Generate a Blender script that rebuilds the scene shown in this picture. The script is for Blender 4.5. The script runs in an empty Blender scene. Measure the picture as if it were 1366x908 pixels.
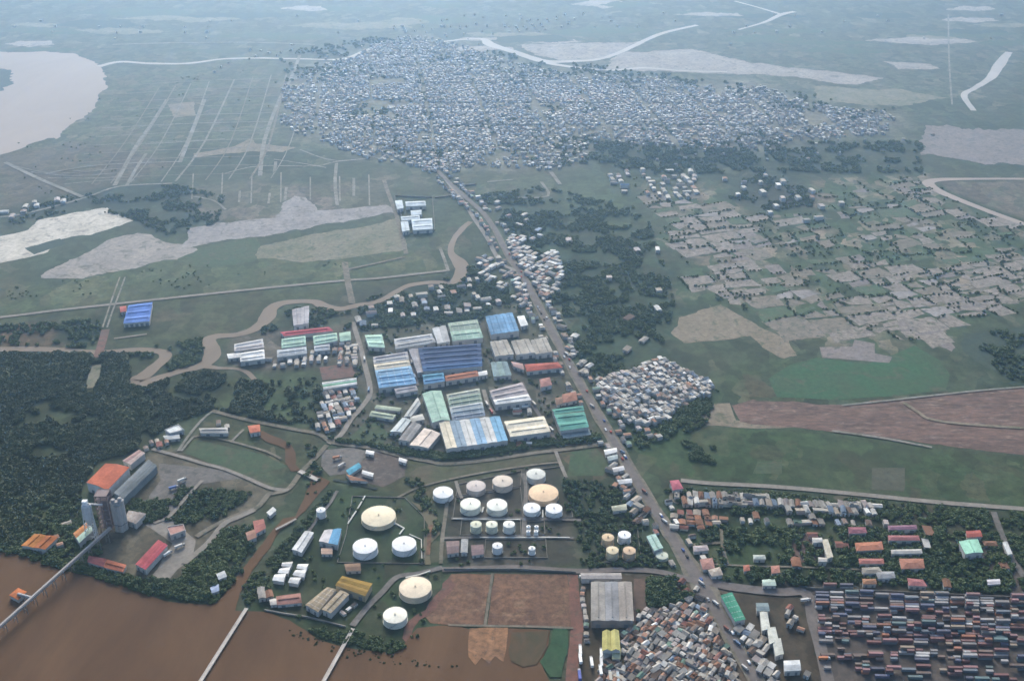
import bpy, math, random
import numpy as np
from mathutils import Vector

# ------------------------------------------------------------------ camera, sky, sun, exposure
sc = bpy.context.scene
H, F_PX, PITCH = 700.0, 1500.0, math.radians(28)          # metres above ground, focal length for a 1366 px wide frame
cam_d = bpy.data.cameras.new('camera'); cam = bpy.data.objects.new('camera', cam_d)
sc.collection.objects.link(cam); sc.camera = cam
cam.location = (0, 0, H); cam.rotation_euler = (math.radians(90) - PITCH, 0, 0)
cam_d.sensor_fit = 'HORIZONTAL'; cam_d.sensor_width = 36; cam_d.lens = 36 * F_PX / 1366
cam_d.clip_start = 1; cam_d.clip_end = 60000

SUN_EL, SUN_AZ = math.radians(26), math.radians(-6)       # azimuth clockwise from +Y
world = bpy.data.worlds.new('World'); sc.world = world; world.use_nodes = True
wn = world.node_tree; bg = wn.nodes['Background']
sky = wn.nodes.new('ShaderNodeTexSky'); sky.sky_type = 'NISHITA'; sky.sun_disc = False
sky.sun_elevation = SUN_EL; sky.sun_rotation = SUN_AZ; sky.altitude = 0; sky.dust_density = 2.0
wn.links.new(sky.outputs[0], bg.inputs[0]); bg.inputs[1].default_value = 0.05
sun_d = bpy.data.lights.new('sun', 'SUN'); sun_d.energy = 1.5; sun_d.angle = math.radians(28); sun_d.color = (1, .91, .77)
sun = bpy.data.objects.new('sun', sun_d); sc.collection.objects.link(sun)
sdir = Vector((math.sin(SUN_AZ) * math.cos(SUN_EL), math.cos(SUN_AZ) * math.cos(SUN_EL), math.sin(SUN_EL)))
sun.rotation_euler = (-sdir).to_track_quat('-Z', 'Y').to_euler(); sun.location = sdir * 3000
vs = sc.view_settings; vs.view_transform = 'Standard'; vs.look = 'None'; vs.gamma = 1; vs.use_curve_mapping = False
vs.exposure = 2.36
sc.cycles.max_bounces = 5; sc.cycles.diffuse_bounces = 2; sc.cycles.glossy_bounces = 2; sc.cycles.volume_bounces = 3
sc.cycles.use_denoising = True
sc.cycles.caustics_reflective = False; sc.cycles.caustics_refractive = False
HAZE_DENSITY = 1.15e-4; HAZE_COLOR = (.42, .67, 1.0); HAZE_FORWARD = .86

# ------------------------------------------------------------------ helpers
R = random.Random(7); NR = np.random.default_rng(7)
COL = sc.collection
def G(u, v, z=0.0):
    """a point of the land survey (photo column, row) as metres on the level z"""
    a, b = u - 683.0, v - 454.0
    dx, dy, dz = a, F_PX * math.cos(PITCH) - b * math.sin(PITCH), -F_PX * math.sin(PITCH) - b * math.cos(PITCH)
    t = (z - H) / dz
    return (dx * t, dy * t, z)
def W(pts, z=0.0): return [G(p[0], p[1], z)[:2] for p in pts]
def lin(c):
    def f(x):
        x /= 255.0
        return x / 12.92 if x <= .04045 else ((x + .055) / 1.055) ** 2.4
    return (f(c[0]), f(c[1]), f(c[2]))
def hsh(x, y, s): 
    v = np.sin(x * 127.1 + y * 311.7 + s * 74.7) * 43758.5453
    return v - np.floor(v)
def vnoise(x, y, s=0):
    xi, yi = np.floor(x), np.floor(y); fx, fy = x - xi, y - yi
    fx, fy = fx * fx * (3 - 2 * fx), fy * fy * (3 - 2 * fy)
    return (hsh(xi, yi, s) * (1 - fx) + hsh(xi + 1, yi, s) * fx) * (1 - fy) + (hsh(xi, yi + 1, s) * (1 - fx) + hsh(xi + 1, yi + 1, s) * fx) * fy
def fbm(x, y, s=0, o=3):
    r, a, t = 0, .5, 0
    for i in range(o):
        r = r + a * vnoise(x * 2 ** i, y * 2 ** i, s + i * 9); t += a; a *= .5
    return r / t
def inside(px, py, poly):
    r = np.zeros(px.shape, bool); n = len(poly); j = n - 1
    for i in range(n):
        xi, yi = poly[i]; xj, yj = poly[j]
        c = ((yi > py) != (yj > py)) & (px < (xj - xi) * (py - yi) / ((yj - yi) or 1e-9) + xi)
        r ^= c; j = i
    return r
def segdist(px, py, a, b):
    dx, dy = b[0] - a[0], b[1] - a[1]; L = dx * dx + dy * dy or 1e-9
    t = np.clip(((px - a[0]) * dx + (py - a[1]) * dy) / L, 0, 1)
    return np.hypot(px - a[0] - t * dx, py - a[1] - t * dy)
def polydist(px, py, poly):
    d = np.full(px.shape, 1e9)
    for i in range(len(poly)): d = np.minimum(d, segdist(px, py, poly[i - 1], poly[i]))
    return np.where(inside(px, py, poly), d, -d)
ONES = 'zeroth first second third fourth fifth sixth seventh eighth ninth tenth eleventh twelfth thirteenth fourteenth fifteenth sixteenth seventeenth eighteenth nineteenth'.split()
TENS = ['', '', 'twent', 'thirt', 'fort', 'fift', 'sixt', 'sevent', 'eight', 'ninet']
def ordinal(n):
    if n < 20: return ONES[n]
    if n < 100: return TENS[n // 10] + ('ieth' if n % 10 == 0 else 'y-' + ONES[n % 10])
    return 'hundred-and-' + ordinal(n - 100) if n > 100 else 'hundredth'

# ------------------------------------------------------------------ materials
MATS = {}
def nodes(name):
    m = bpy.data.materials.new(name); m.use_nodes = True
    t = m.node_tree; return m, t, t.nodes['Principled BSDF']
def N(t, kind, **kw):
    n = t.nodes.new(kind)
    for k, v in kw.items():
        if k.startswith('i_'): n.inputs[k[2:].replace('_', ' ')].default_value = v
        else: setattr(n, k, v)
    return n
def mixc(t, fac, a, b, blend='MIX'):
    n = N(t, 'ShaderNodeMix', data_type='RGBA', blend_type=blend)
    for sock, v in ((n.inputs[0], fac), (n.inputs[6], a), (n.inputs[7], b)):
        if hasattr(v, 'is_linked'): t.links.new(v, sock)
        elif isinstance(v, (tuple, list)): sock.default_value = (*v[:3], 1)
        else: sock.default_value = v
    return n.outputs[2]
def rng(t, val, a, b, c=0.0, d=1.0):
    n = N(t, 'ShaderNodeMapRange'); t.links.new(val, n.inputs[0])
    for i, v in enumerate((a, b, c, d)): n.inputs[i + 1].default_value = v
    return n.outputs[0]
def noise(t, vec, scale, detail=4, rough=.6, dist=0.0):
    n = N(t, 'ShaderNodeTexNoise'); n.inputs['Scale'].default_value = scale; n.inputs['Detail'].default_value = detail
    n.inputs['Roughness'].default_value = rough; n.inputs['Distortion'].default_value = dist
    if vec is not None: t.links.new(vec, n.inputs['Vector'])
    return n.outputs[0]
def wpos(t): return N(t, 'ShaderNodeNewGeometry').outputs['Position']
def scaled(t, vec, s):
    n = N(t, 'ShaderNodeMapping'); n.inputs['Scale'].default_value = s; t.links.new(vec, n.inputs[0]); return n.outputs[0]
def earth(name, c1, c2, c3=None, s=.02, rough=.95, fine=.25, stretch=(1, 1, 1), thr=(.38, .62)):
    """two-tone patchy ground with fine speckle"""
    if name in MATS: return MATS[name]
    m, t, p = nodes(name); pos = scaled(t, wpos(t), stretch)
    n1 = noise(t, pos, s, 5, .62, .6)
    c1, c2 = tuple(x * .68 for x in c1), tuple(x * .68 for x in c2); c3 = c3 and tuple(x * .66 for x in c3)
    col = mixc(t, rng(t, n1, *thr), c1, c2)
    if c3: col = mixc(t, rng(t, noise(t, pos, s * 2.7, 4, .6, .8), .55, .68), col, c3)
    f = rng(t, noise(t, pos, .14, 5, .78), .3, .7, 1 - fine * 1.3, 1 + fine * 1.3)
    v = N(t, 'ShaderNodeCombineColor')
    for i in range(3): t.links.new(f, v.inputs[i])
    col = mixc(t, 1.0, col, v.outputs[0], 'MULTIPLY')
    t.links.new(col, p.inputs['Base Color']); p.inputs['Roughness'].default_value = rough
    p.inputs['Specular IOR Level'].default_value = .15
    MATS[name] = m; return m
def water(name, c1, c2, rough=.25, s=.004, spec=.35):
    if name in MATS: return MATS[name]
    m, t, p = nodes(name); pos = wpos(t)
    col = mixc(t, rng(t, noise(t, scaled(t, pos, (1, .45, 1)), s, 6, .68, 1.6), .33, .67), c1, c2)
    t.links.new(col, p.inputs['Base Color']); p.inputs['Roughness'].default_value = rough
    p.inputs['Specular IOR Level'].default_value = min(spec, .03); p.inputs['Roughness'].default_value = .8
    b = N(t, 'ShaderNodeBump'); b.inputs['Strength'].default_value = .25; b.inputs['Distance'].default_value = .4
    t.links.new(noise(t, pos, .15, 3, .6), b.inputs['Height']); t.links.new(b.outputs[0], p.inputs['Normal'])
    MATS[name] = m; return m
def painted(name, rough=.6, dirt=.35, s=.09, spec=.3, stretch=(1, 1, 1), metal=0):
    """colour of the single object, weathered"""
    if name in MATS: return MATS[name]
    m, t, p = nodes(name); oi = N(t, 'ShaderNodeObjectInfo'); pos = scaled(t, wpos(t), stretch)
    f = rng(t, noise(t, pos, s, 5, .7, .3), .3, .7, 1 - dirt, 1.06)
    f2 = rng(t, noise(t, pos, s * 9, 2, .6), .3, .7, 1 - dirt * .35, 1.04)
    mu = N(t, 'ShaderNodeMath', operation='MULTIPLY'); t.links.new(f, mu.inputs[0]); t.links.new(f2, mu.inputs[1])
    v = N(t, 'ShaderNodeCombineColor')
    for i in range(3): t.links.new(mu.outputs[0], v.inputs[i])
    col = mixc(t, 1.0, oi.outputs['Color'], v.outputs[0], 'MULTIPLY')
    rust = mixc(t, rng(t, noise(t, pos, s * 2.3, 5, .7, .5), .60, .78, 0, .35), col, (.16, .10, .07))
    t.links.new(rust, p.inputs['Base Color']); p.inputs['Roughness'].default_value = rough
    p.inputs['Specular IOR Level'].default_value = spec; p.inputs['Metallic'].default_value = metal
    MATS[name] = m; return m
def attr_mat(name, attr, kind='GEOMETRY', rough=.8, var=.2):
    m, t, p = nodes(name); a = N(t, 'ShaderNodeAttribute', attribute_name=attr, attribute_type=kind)
    f = rng(t, noise(t, wpos(t), .5, 2, .6), .3, .7, 1 - var, 1 + var * .4)
    v = N(t, 'ShaderNodeCombineColor')
    for i in range(3): t.links.new(f, v.inputs[i])
    t.links.new(mixc(t, 1.0, a.outputs['Color'], v.outputs[0], 'MULTIPLY'), p.inputs['Base Color'])
    p.inputs['Roughness'].default_value = rough; p.inputs['Specular IOR Level'].default_value = .2
    return m
def leaf_mat(name, ca, cb, kind):
    m, t, p = nodes(name)
    if kind == 'INSTANCER': fac = N(t, 'ShaderNodeAttribute', attribute_name='tint', attribute_type='INSTANCER').outputs['Fac']
    else: fac = N(t, 'ShaderNodeObjectInfo').outputs['Random']
    col = mixc(t, fac, ca, cb)
    col = mixc(t, rng(t, noise(t, wpos(t), .45, 2, .6), .35, .65, 0, .5), col, tuple(x * 1.5 for x in cb))
    t.links.new(col, p.inputs['Base Color']); p.inputs['Roughness'].default_value = .75; p.inputs['Specular IOR Level'].default_value = .2
    return m
M_ROOF = painted('roof_sheet', .9, .48, .06, .06, (1, 1, 1))
M_WALL = painted('wall_render', .85, .3, .12, .15)
M_STEEL = painted('painted_steel', .75, .24, .10, .12)
M_CONC = painted('concrete', .9, .35, .11, .1, (1, 1, .25))
M_BARK = earth('bark', (.09, .065, .045), (.06, .045, .035), s=.8)

# ------------------------------------------------------------------ mesh builders
def link(o, parent=None):
    COL.objects.link(o)
    if parent: o.parent = parent
    return o
def mesh(name, verts, faces, mat):
    me = bpy.data.meshes.new(name); me.from_pydata([tuple(v) for v in verts], [], [tuple(f) for f in faces])
    if mat: me.materials.append(mat)
    me.update(); return me
def obj(name, me, parent=None, color=None, loc=None):
    o = bpy.data.objects.new(name, me); link(o, parent)
    if color: o.color = (*color[:3], 1)
    if loc: o.location = loc
    return o
def empty(name, loc, label=None, cat=None, group=None, rz=0):
    o = bpy.data.objects.new(name, None); link(o); o.location = loc; o.rotation_euler.z = rz; o.empty_display_size = 2
    tag(o, label, cat, group); return o
def tag(o, label=None, cat=None, group=None, kind=None):
    for k, v in (('label', label), ('category', cat), ('group', group), ('kind', kind)):
        if v: o[k] = v
    return o
class MB:
    def __init__(s): s.v, s.f = [], []
    def box(s, x0, x1, y0, y1, z0, z1):
        b = len(s.v); s.v += [(x, y, z) for z in (z0, z1) for x, y in ((x0, y0), (x1, y0), (x1, y1), (x0, y1))]
        s.f += [(b, b + 3, b + 2, b + 1), (b + 4, b + 5, b + 6, b + 7)] + [(b + i, b + (i + 1) % 4, b + 4 + (i + 1) % 4, b + 4 + i) for i in range(4)]; return s
    def prism(s, poly, z0, z1):
        b = len(s.v); n = len(poly)
        s.v += [(*p, z0) for p in poly] + [(*p, z1) for p in poly]
        s.f += [tuple(b + i for i in reversed(range(n))), tuple(b + n + i for i in range(n))] + [(b + i, b + (i + 1) % n, b + n + (i + 1) % n, b + n + i) for i in range(n)]; return s
    def lathe(s, prof, n=32, cx=0, cy=0, cap=True):
        b = len(s.v)
        for r, z in prof: s.v += [(cx + r * math.cos(2 * math.pi * i / n), cy + r * math.sin(2 * math.pi * i / n), z) for i in range(n)]
        for k in range(len(prof) - 1):
            for i in range(n):
                j = (i + 1) % n; s.f.append((b + k * n + i, b + k * n + j, b + (k + 1) * n + j, b + (k + 1) * n + i))
        if cap: s.f.append(tuple(b + (len(prof) - 1) * n + i for i in range(n)))
        return s
    def bar(s, a, c, w, h=None):
        """square bar from a to c"""
        a, c = Vector(a), Vector(c); d = (c - a).normalized(); h = h or w
        up = Vector((0, 0, 1)) if abs(d.z) < .95 else Vector((1, 0, 0))
        x = d.cross(up).normalized() * (w / 2); y = x.cross(d).normalized() * (h / 2); b = len(s.v)
        for q in (a, c): s.v += [tuple(q + x + y), tuple(q - x + y), tuple(q - x - y), tuple(q + x - y)]
        s.f += [(b, b + 1, b + 2, b + 3), (b + 7, b + 6, b + 5, b + 4)] + [(b + i, b + 4 + i, b + 4 + (i + 1) % 4, b + (i + 1) % 4) for i in range(4)]; return s
    def build(s, name, mat, parent=None, color=None, loc=None, smooth=False):
        me = mesh(name, s.v, s.f, mat)
        if smooth: me.shade_smooth(); me.set_sharp_from_angle(angle=math.radians(28))
        return obj(name, me, parent, color, loc)

# ------------------------------------------------------------------ the ground sheet
GX0, GX1, GY0, GY1, GS = -1960.0, 1960.0, 440.0, 4080.0, 7.0
C = lambda r, g, b: (r, g, b)
GREEN = C(.055, .095, .055); DARK = C(.026, .050, .036); OLIVE = C(.095, .105, .065); GREY = C(.20, .19, .17); PALE = C(.33, .30, .27)
BROWN = C(.13, .10, .075); MUD = C(.16, .125, .095); LILAC = C(.19, .175, .18); TEAL = C(.045, .088, .070)
# polygon in survey coordinates, cover a, cover b, share of b, softness in metres
REG = [
 ([(-300,-60),(1700,-60),(1700,130),(-300,130)], C(.095,.12,.095), C(.16,.165,.14), .30, 60),
 ([(0,205),(140,110),(300,75),(400,75),(370,190),(250,215),(0,260)], C(.10,.125,.085), C(.16,.15,.125), .3, 40),
 ([(-40,215),(90,190),(250,215),(160,248),(0,285)], C(.13,.115,.10), C(.08,.10,.07), .3, 25),
 ([(-60,300),(60,262),(160,247),(310,240),(310,290),(220,318),(170,290),(110,275),(0,300)], C(.035,.06,.05), C(.05,.08,.06), .3, 18),
 ([(250,228),(350,215),(520,222),(530,280),(400,290),(300,305),(250,282)], C(.125,.135,.105), C(.17,.155,.145), .4, 16),
 ([(230,195),(370,190),(520,215),(500,240),(350,245),(230,250)], C(.06,.085,.06), C(.11,.12,.085), .25, 20),
 ([(-60,425),(-60,360),(60,378),(260,340),(545,332),(600,362),(470,378),(150,408)], C(.085,.12,.072), C(.12,.135,.085), .35, 14),
 ([(-60,470),(-60,425),(200,402),(470,378),(610,372),(500,400),(380,400),(340,435),(270,455),(140,466)], C(.07,.09,.055), C(.10,.095,.07), .25, 14),
 ([(-60,464),(-60,440),(70,430),(95,462)], C(.16,.115,.09), C(.08,.08,.06), .3, 10),
 ([(70,455),(85,430),(140,420),(145,450),(110,462)], DARK, GREEN, .2, 10),
 ([(-80,780),(-80,470),(170,470),(270,490),(340,505),(425,500),(432,560),(420,576),(285,548),(235,572),(190,600),(112,645),(60,700),(60,745)], C(.040,.060,.036), C(.062,.085,.048), .4, 8),
 ([(330,505),(420,492),(430,560),(420,575),(345,560),(300,540)], C(.062,.105,.058), C(.08,.115,.062), .4, 14),
 ([(470,470),(480,440),(690,410),(740,470),(800,590),(640,610),(560,605),(450,580),(490,530)], C(.085,.095,.08), C(.15,.15,.14), .4, 8),
 ([(400,415),(470,385),(560,380),(640,345),(690,420),(640,425),(480,440)], C(.04,.065,.05), C(.12,.12,.10), .25, 12),
 ([(370,440),(480,430),(490,520),(420,490),(330,495),(300,480),(310,450)], C(.11,.11,.10), C(.18,.17,.17), .4, 8),
 ([(640,250),(720,235),(820,240),(860,270),(880,330),(920,400),(900,470),(960,520),(950,560),(840,590),(740,420),(690,330)], C(.042,.078,.055), C(.10,.115,.085), .22, 20),
 ([(740,240),(810,240),(870,290),(840,330),(760,290)], C(.075,.115,.075), C(.05,.085,.06), .3, 20),
 ([(640,240),(735,232),(740,262),(650,270)], C(.09,.12,.085), C(.15,.15,.13), .25, 12),
 ([(780,185),(900,195),(1100,190),(1240,195),(1240,232),(1060,255),(900,240),(800,232)], C(.045,.075,.055), C(.075,.10,.07), .3, 25),
 ([(840,258),(930,255),(1080,240),(1240,232),(1262,262),(1366,300),(1420,320),(1420,400),(1366,410),(1310,430),(1240,465),(1090,458),(1050,450),(1000,420),(940,405),(905,395),(940,345),(860,325),(900,300)], C(.060,.105,.062), C(.27,.24,.21), .36, 14),
 ([(1000,232),(1080,238),(1085,275),(1010,285),(960,262)], C(.04,.062,.055), C(.10,.11,.10), .2, 18),
 ([(1255,242),(1400,242),(1400,305),(1340,283),(1265,254)], C(.17,.155,.15), C(.12,.135,.11), .4, 6),
 ([(870,575),(945,565),(1060,572),(1200,594),(1420,618),(1420,690),(1150,656),(950,640),(880,640),(840,590)], C(.052,.095,.050), C(.085,.10,.062), .35, 10),
 ([(930,535),(960,500),(1000,475),(1060,480),(1100,530),(1000,535)], C(.06,.10,.06), C(.11,.105,.075), .3, 10),
 ([(1270,455),(1310,440),(1420,430),(1420,520),(1350,520),(1310,490)], C(.04,.07,.048), C(.06,.085,.055), .3, 10),
 ([(885,640),(1420,690),(1420,800),(1080,790),(960,780),(920,740)], C(.038,.062,.04), C(.10,.085,.07), .3, 8),
 ([(985,700),(1060,690),(1120,700),(1140,760),(1030,765),(960,770),(920,720)], C(.05,.085,.045), C(.08,.09,.06), .3, 8),
 ([(945,785),(1040,780),(1080,775),(1440,800),(1440,1000),(1010,1000)], C(.085,.07,.062), C(.12,.10,.088), .4, 5),
 ([(770,760),(900,765),(950,790),(1010,890),(1020,1000),(745,1000)], C(.085,.07,.06), C(.13,.105,.09), .4, 5),
 ([(440,600),(560,608),(640,612),(800,590),(850,640),(820,700),(760,690),(740,622),(560,668),(500,655),(430,640)], C(.085,.10,.06), C(.13,.10,.08), .35, 8),
 ([(590,670),(600,650),(735,620),(760,640),(775,755),(590,758)], C(.060,.062,.060), C(.10,.095,.092), .35, 6),
 ([(745,640),(830,640),(850,700),(890,755),(775,757),(765,690)], C(.04,.062,.046), C(.075,.075,.065), .3, 8),
 ([(395,720),(440,648),(545,662),(590,700),(600,765),(560,850),(500,872),(330,812),(345,775)], C(.043,.075,.043), C(.075,.075,.058), .25, 6),
 ([(200,605),(240,600),(365,650),(360,660),(240,770),(180,770),(100,745),(130,700)], C(.16,.145,.13), C(.10,.095,.08), .35, 6),
 ([(240,645),(340,655),(300,690),(235,700),(225,690)], C(.03,.045,.032), C(.045,.055,.04), .3, 5),
 ([(60,700),(130,690),(130,770),(60,750),(0,735),(0,720)], C(.03,.036,.028), C(.06,.05,.04), .3, 6),
 ([(240,600),(290,550),(420,575),(420,620),(390,632),(330,625)], C(.07,.09,.055), C(.11,.105,.07), .3, 6),
]
REG += [([(372,165),(378,115),(410,92),(470,78),(500,58),(560,46),(612,58),(650,72),(720,92),(800,100),(900,106),(1000,108),(1120,145),(1200,150),(1185,180),(1000,200),(800,190),(740,228),(600,232),(470,205),(398,178)], C(.22,.215,.20), C(.10,.13,.09), .25, 45),
 ([(795,515),(822,500),(880,478),(950,513),(945,528),(890,562),(832,562),(806,532)], C(.17,.15,.125), C(.12,.11,.09), .3, 5), ([(800,870),(835,830),(905,806),(962,850),(995,930),(795,930)], C(.17,.135,.11), C(.12,.10,.085), .3, 5)]
def make_ground():
    nx, ny = int((GX1 - GX0) / GS) + 1, int((GY1 - GY0) / GS) + 1
    xs, ys = np.meshgrid(GX0 + np.arange(nx) * GS, GY0 + np.arange(ny) * GS)
    X, Y = xs.ravel(), ys.ravel()
    A = np.tile(np.array((.065, .095, .066)), (X.size, 1)); B = np.tile(np.array((.13, .135, .105)), (X.size, 1)); Fb = np.full(X.size, .25)
    jit = (fbm(X / 60, Y / 60, 3) - .5)
    for pts, a, b, fr, soft in REG:
        P = W(pts); px = [p[0] for p in P]; py = [p[1] for p in P]; mg = soft * 3
        s = np.where((X > min(px) - mg) & (X < max(px) + mg) & (Y > min(py) - mg) & (Y < max(py) + mg))[0]
        if not len(s): continue
        d = polydist(X[s], Y[s], P) + jit[s] * soft * 2.2
        w = np.clip(d / (2 * soft) + .5, 0, 1); w = w * w * (3 - 2 * w)
        A[s] += (np.array(a) - A[s]) * w[:, None]; B[s] += (np.array(b) - B[s]) * w[:, None]; Fb[s] += (fr - Fb[s]) * w
    nv = X.size; i = np.arange(nv).reshape(ny, nx)
    q = np.stack([i[:-1, :-1].ravel(), i[:-1, 1:].ravel(), i[1:, 1:].ravel(), i[1:, :-1].ravel()], 1)
    E = 14000.0
    ex = np.array([(-E, -E), (E, -E), (E, E), (-E, E)])
    c = [i[0, 0], i[0, -1], i[-1, -1], i[-1, 0]]; o = [nv, nv + 1, nv + 2, nv + 3]
    ring = np.array([(o[k], o[(k + 1) % 4], c[(k + 1) % 4], c[k]) for k in range(4)])
    q = np.concatenate([q, ring]); co = np.zeros((nv + 4, 3)); co[:nv, 0] = X; co[:nv, 1] = Y; co[nv:, :2] = ex
    A *= np.array((.59, .57, .46)); B *= np.array((.70, .66, .57))
    me = bpy.data.meshes.new('ground'); me.vertices.add(nv + 4); me.vertices.foreach_set('co', co.ravel())
    me.loops.add(q.size); me.loops.foreach_set('vertex_index', q.ravel().astype(np.int32))
    me.polygons.add(len(q)); me.polygons.foreach_set('loop_start', (np.arange(len(q)) * 4).astype(np.int32))
    me.update(calc_edges=True)
    for nm, arr, al, dflt in (('cover_a', A, np.ones(nv), (.044, .06, .044, 1)), ('cover_b', B, Fb, (.12, .12, .10, .38))):
        at = me.color_attributes.new(nm, 'FLOAT_COLOR', 'POINT'); f = np.ones((nv + 4, 4)); f[:nv, :3] = arr; f[:nv, 3] = al; f[nv:] = dflt
        at.data.foreach_set('color', f.ravel())
    m, t, p = nodes('land_cover'); pos = wpos(t)
    a = N(t, 'ShaderNodeVertexColor', layer_name='cover_a'); b = N(t, 'ShaderNodeVertexColor', layer_name='cover_b')
    wn_ = N(t, 'ShaderNodeTexNoise'); wn_.inputs['Scale'].default_value = .022; wn_.inputs['Detail'].default_value = 6; t.links.new(pos, wn_.inputs['Vector'])
    warp = N(t, 'ShaderNodeVectorMath', operation='SCALE'); warp.inputs['Scale'].default_value = 44
    sub = N(t, 'ShaderNodeVectorMath', operation='SUBTRACT'); t.links.new(wn_.outputs['Color'], sub.inputs[0]); sub.inputs[1].default_value = (.5, .5, .5)
    t.links.new(sub.outputs[0], warp.inputs[0]); wp = N(t, 'ShaderNodeVectorMath', operation='ADD'); t.links.new(pos, wp.inputs[0]); t.links.new(warp.outputs[0], wp.inputs[1])
    vo = N(t, 'ShaderNodeTexVoronoi'); vo.inputs['Scale'].default_value = .042; pv_ = scaled(t, wp.outputs[0], (1, .62, 1)); t.links.new(pv_, vo.inputs['Vector'])
    ve = N(t, 'ShaderNodeTexVoronoi', feature='DISTANCE_TO_EDGE'); ve.inputs['Scale'].default_value = .042; t.links.new(pv_, ve.inputs['Vector'])
    cell = N(t, 'ShaderNodeSeparateColor'); t.links.new(vo.outputs['Color'], cell.inputs[0])
    n1 = noise(t, wp.outputs[0], .011, 5, .62, .4)
    ad = N(t, 'ShaderNodeMath', operation='MULTIPLY_ADD'); t.links.new(cell.outputs[0], ad.inputs[0]); ad.inputs[1].default_value = .55
    m2 = N(t, 'ShaderNodeMath', operation='MULTIPLY'); t.links.new(rng(t, n1, .28, .72), m2.inputs[0]); m2.inputs[1].default_value = .45; t.links.new(m2.outputs[0], ad.inputs[2])
    th = N(t, 'ShaderNodeMath', operation='SUBTRACT'); th.inputs[0].default_value = 1; t.links.new(b.outputs['Alpha'], th.inputs[1])
    df = N(t, 'ShaderNodeMath', operation='SUBTRACT'); t.links.new(ad.outputs[0], df.inputs[0]); t.links.new(th.outputs[0], df.inputs[1])
    col = mixc(t, rng(t, df.outputs[0], -.16, .20), a.outputs['Color'], b.outputs['Color'])
    hd = N(t, 'ShaderNodeMath', operation='MULTIPLY'); t.links.new(rng(t, ve.outputs['Distance'], .02, .12, .38, 0), hd.inputs[0]); t.links.new(rng(t, b.outputs['Alpha'], .3, .55), hd.inputs[1])
    col = mixc(t, hd.outputs[0], col, a.outputs['Color'])
    v = N(t, 'ShaderNodeCombineColor')
    pc = N(t, 'ShaderNodeMath', operation='MULTIPLY')
    t.links.new(rng(t, noise(t, pos, .06, 6, .75), .30, .70, .50, 1.50), pc.inputs[0]); t.links.new(rng(t, cell.outputs[1], 0, 1, .72, 1.25), pc.inputs[1])
    for k in range(3): t.links.new(pc.outputs[0], v.inputs[k])
    col = mixc(t, 1.0, col, v.outputs[0], 'MULTIPLY')
    dk = rng(t, noise(t, pos, .13, 4, .7), .54, .68, 0, .6)
    col = mixc(t, dk, col, (.015, .026, .016))
    lt = rng(t, noise(t, scaled(t, pos, (1.3, .8, 1)), .09, 5, .75), .62, .74, 0, .4)
    col = mixc(t, lt, col, (.085, .08, .058))
    col = mixc(t, rng(t, noise(t, pos, .007, 3, .5), .45, .75, 0, .35), col, (.07, .062, .042))
    t.links.new(col, p.inputs['Base Color']); p.inputs['Roughness'].default_value = .95; p.inputs['Specular IOR Level'].default_value = .1
    me.materials.append(m)
    return tag(obj('ground', me), kind='structure')
make_ground()

LAYER = [0]
def zlayer(base): LAYER[0] += 1; return base + .0006 * LAYER[0]
def rough_edge(P, amp, step=7.0, seed=0):
    out = []
    n = len(P)
    for i in range(n):
        a, b = P[i], P[(i + 1) % n]; L = math.hypot(b[0] - a[0], b[1] - a[1]); k = max(1, min(90, int(L / (step if amp < 2.5 else step * .55))))
        for j in range(k):
            t = j / k; out.append((a[0] + (b[0] - a[0]) * t, a[1] + (b[1] - a[1]) * t))
    if amp:
        o = np.array(out)
        o[:, 0] += (fbm(o[:, 0] / 22 + 50, o[:, 1] / 22, seed) - .5) * amp * 2.6; o[:, 1] += (fbm(o[:, 0] / 22, o[:, 1] / 22 + 90, seed + 5) - .5) * amp * 2.6
        if amp >= 2.5:
            for sc_, f in ((75, 3.4), (9, 1.3)):
                x, y = o[:, 0].copy(), o[:, 1].copy(); o[:, 0] += (fbm(x / sc_ + 7, y / sc_, seed + 11) - .5) * amp * f; o[:, 1] += (fbm(x / sc_, y / sc_ + 31, seed + 17) - .5) * amp * f
        out = [tuple(p) for p in o]
    return out
def sheet(name, pts, mat, amp=3.0, base=.15, label=None, world=False, step=7.0):
    P = rough_edge(pts if world else W(pts), amp, step, len(pts)); z = zlayer(base)
    o = obj(name, mesh(name, [(x, y, z) for x, y in P], [tuple(range(len(P)))], mat))
    return tag(o, label, kind='structure')
def spline(P, k=6):
    out = []
    for i in range(len(P) - 1):
        p0, p1, p2, p3 = P[max(i - 1, 0)], P[i], P[i + 1], P[min(i + 2, len(P) - 1)]
        for j in range(k):
            t = j / k
            out.append(tuple(.5 * (2 * p1[c] + (p2[c] - p0[c]) * t + (2 * p0[c] - 5 * p1[c] + 4 * p2[c] - p3[c]) * t * t + (3 * p1[c] - p0[c] - 3 * p2[c] + p3[c]) * t ** 3) for c in range(len(p1))))
    return out + [P[-1]]
ROADS = []
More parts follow.
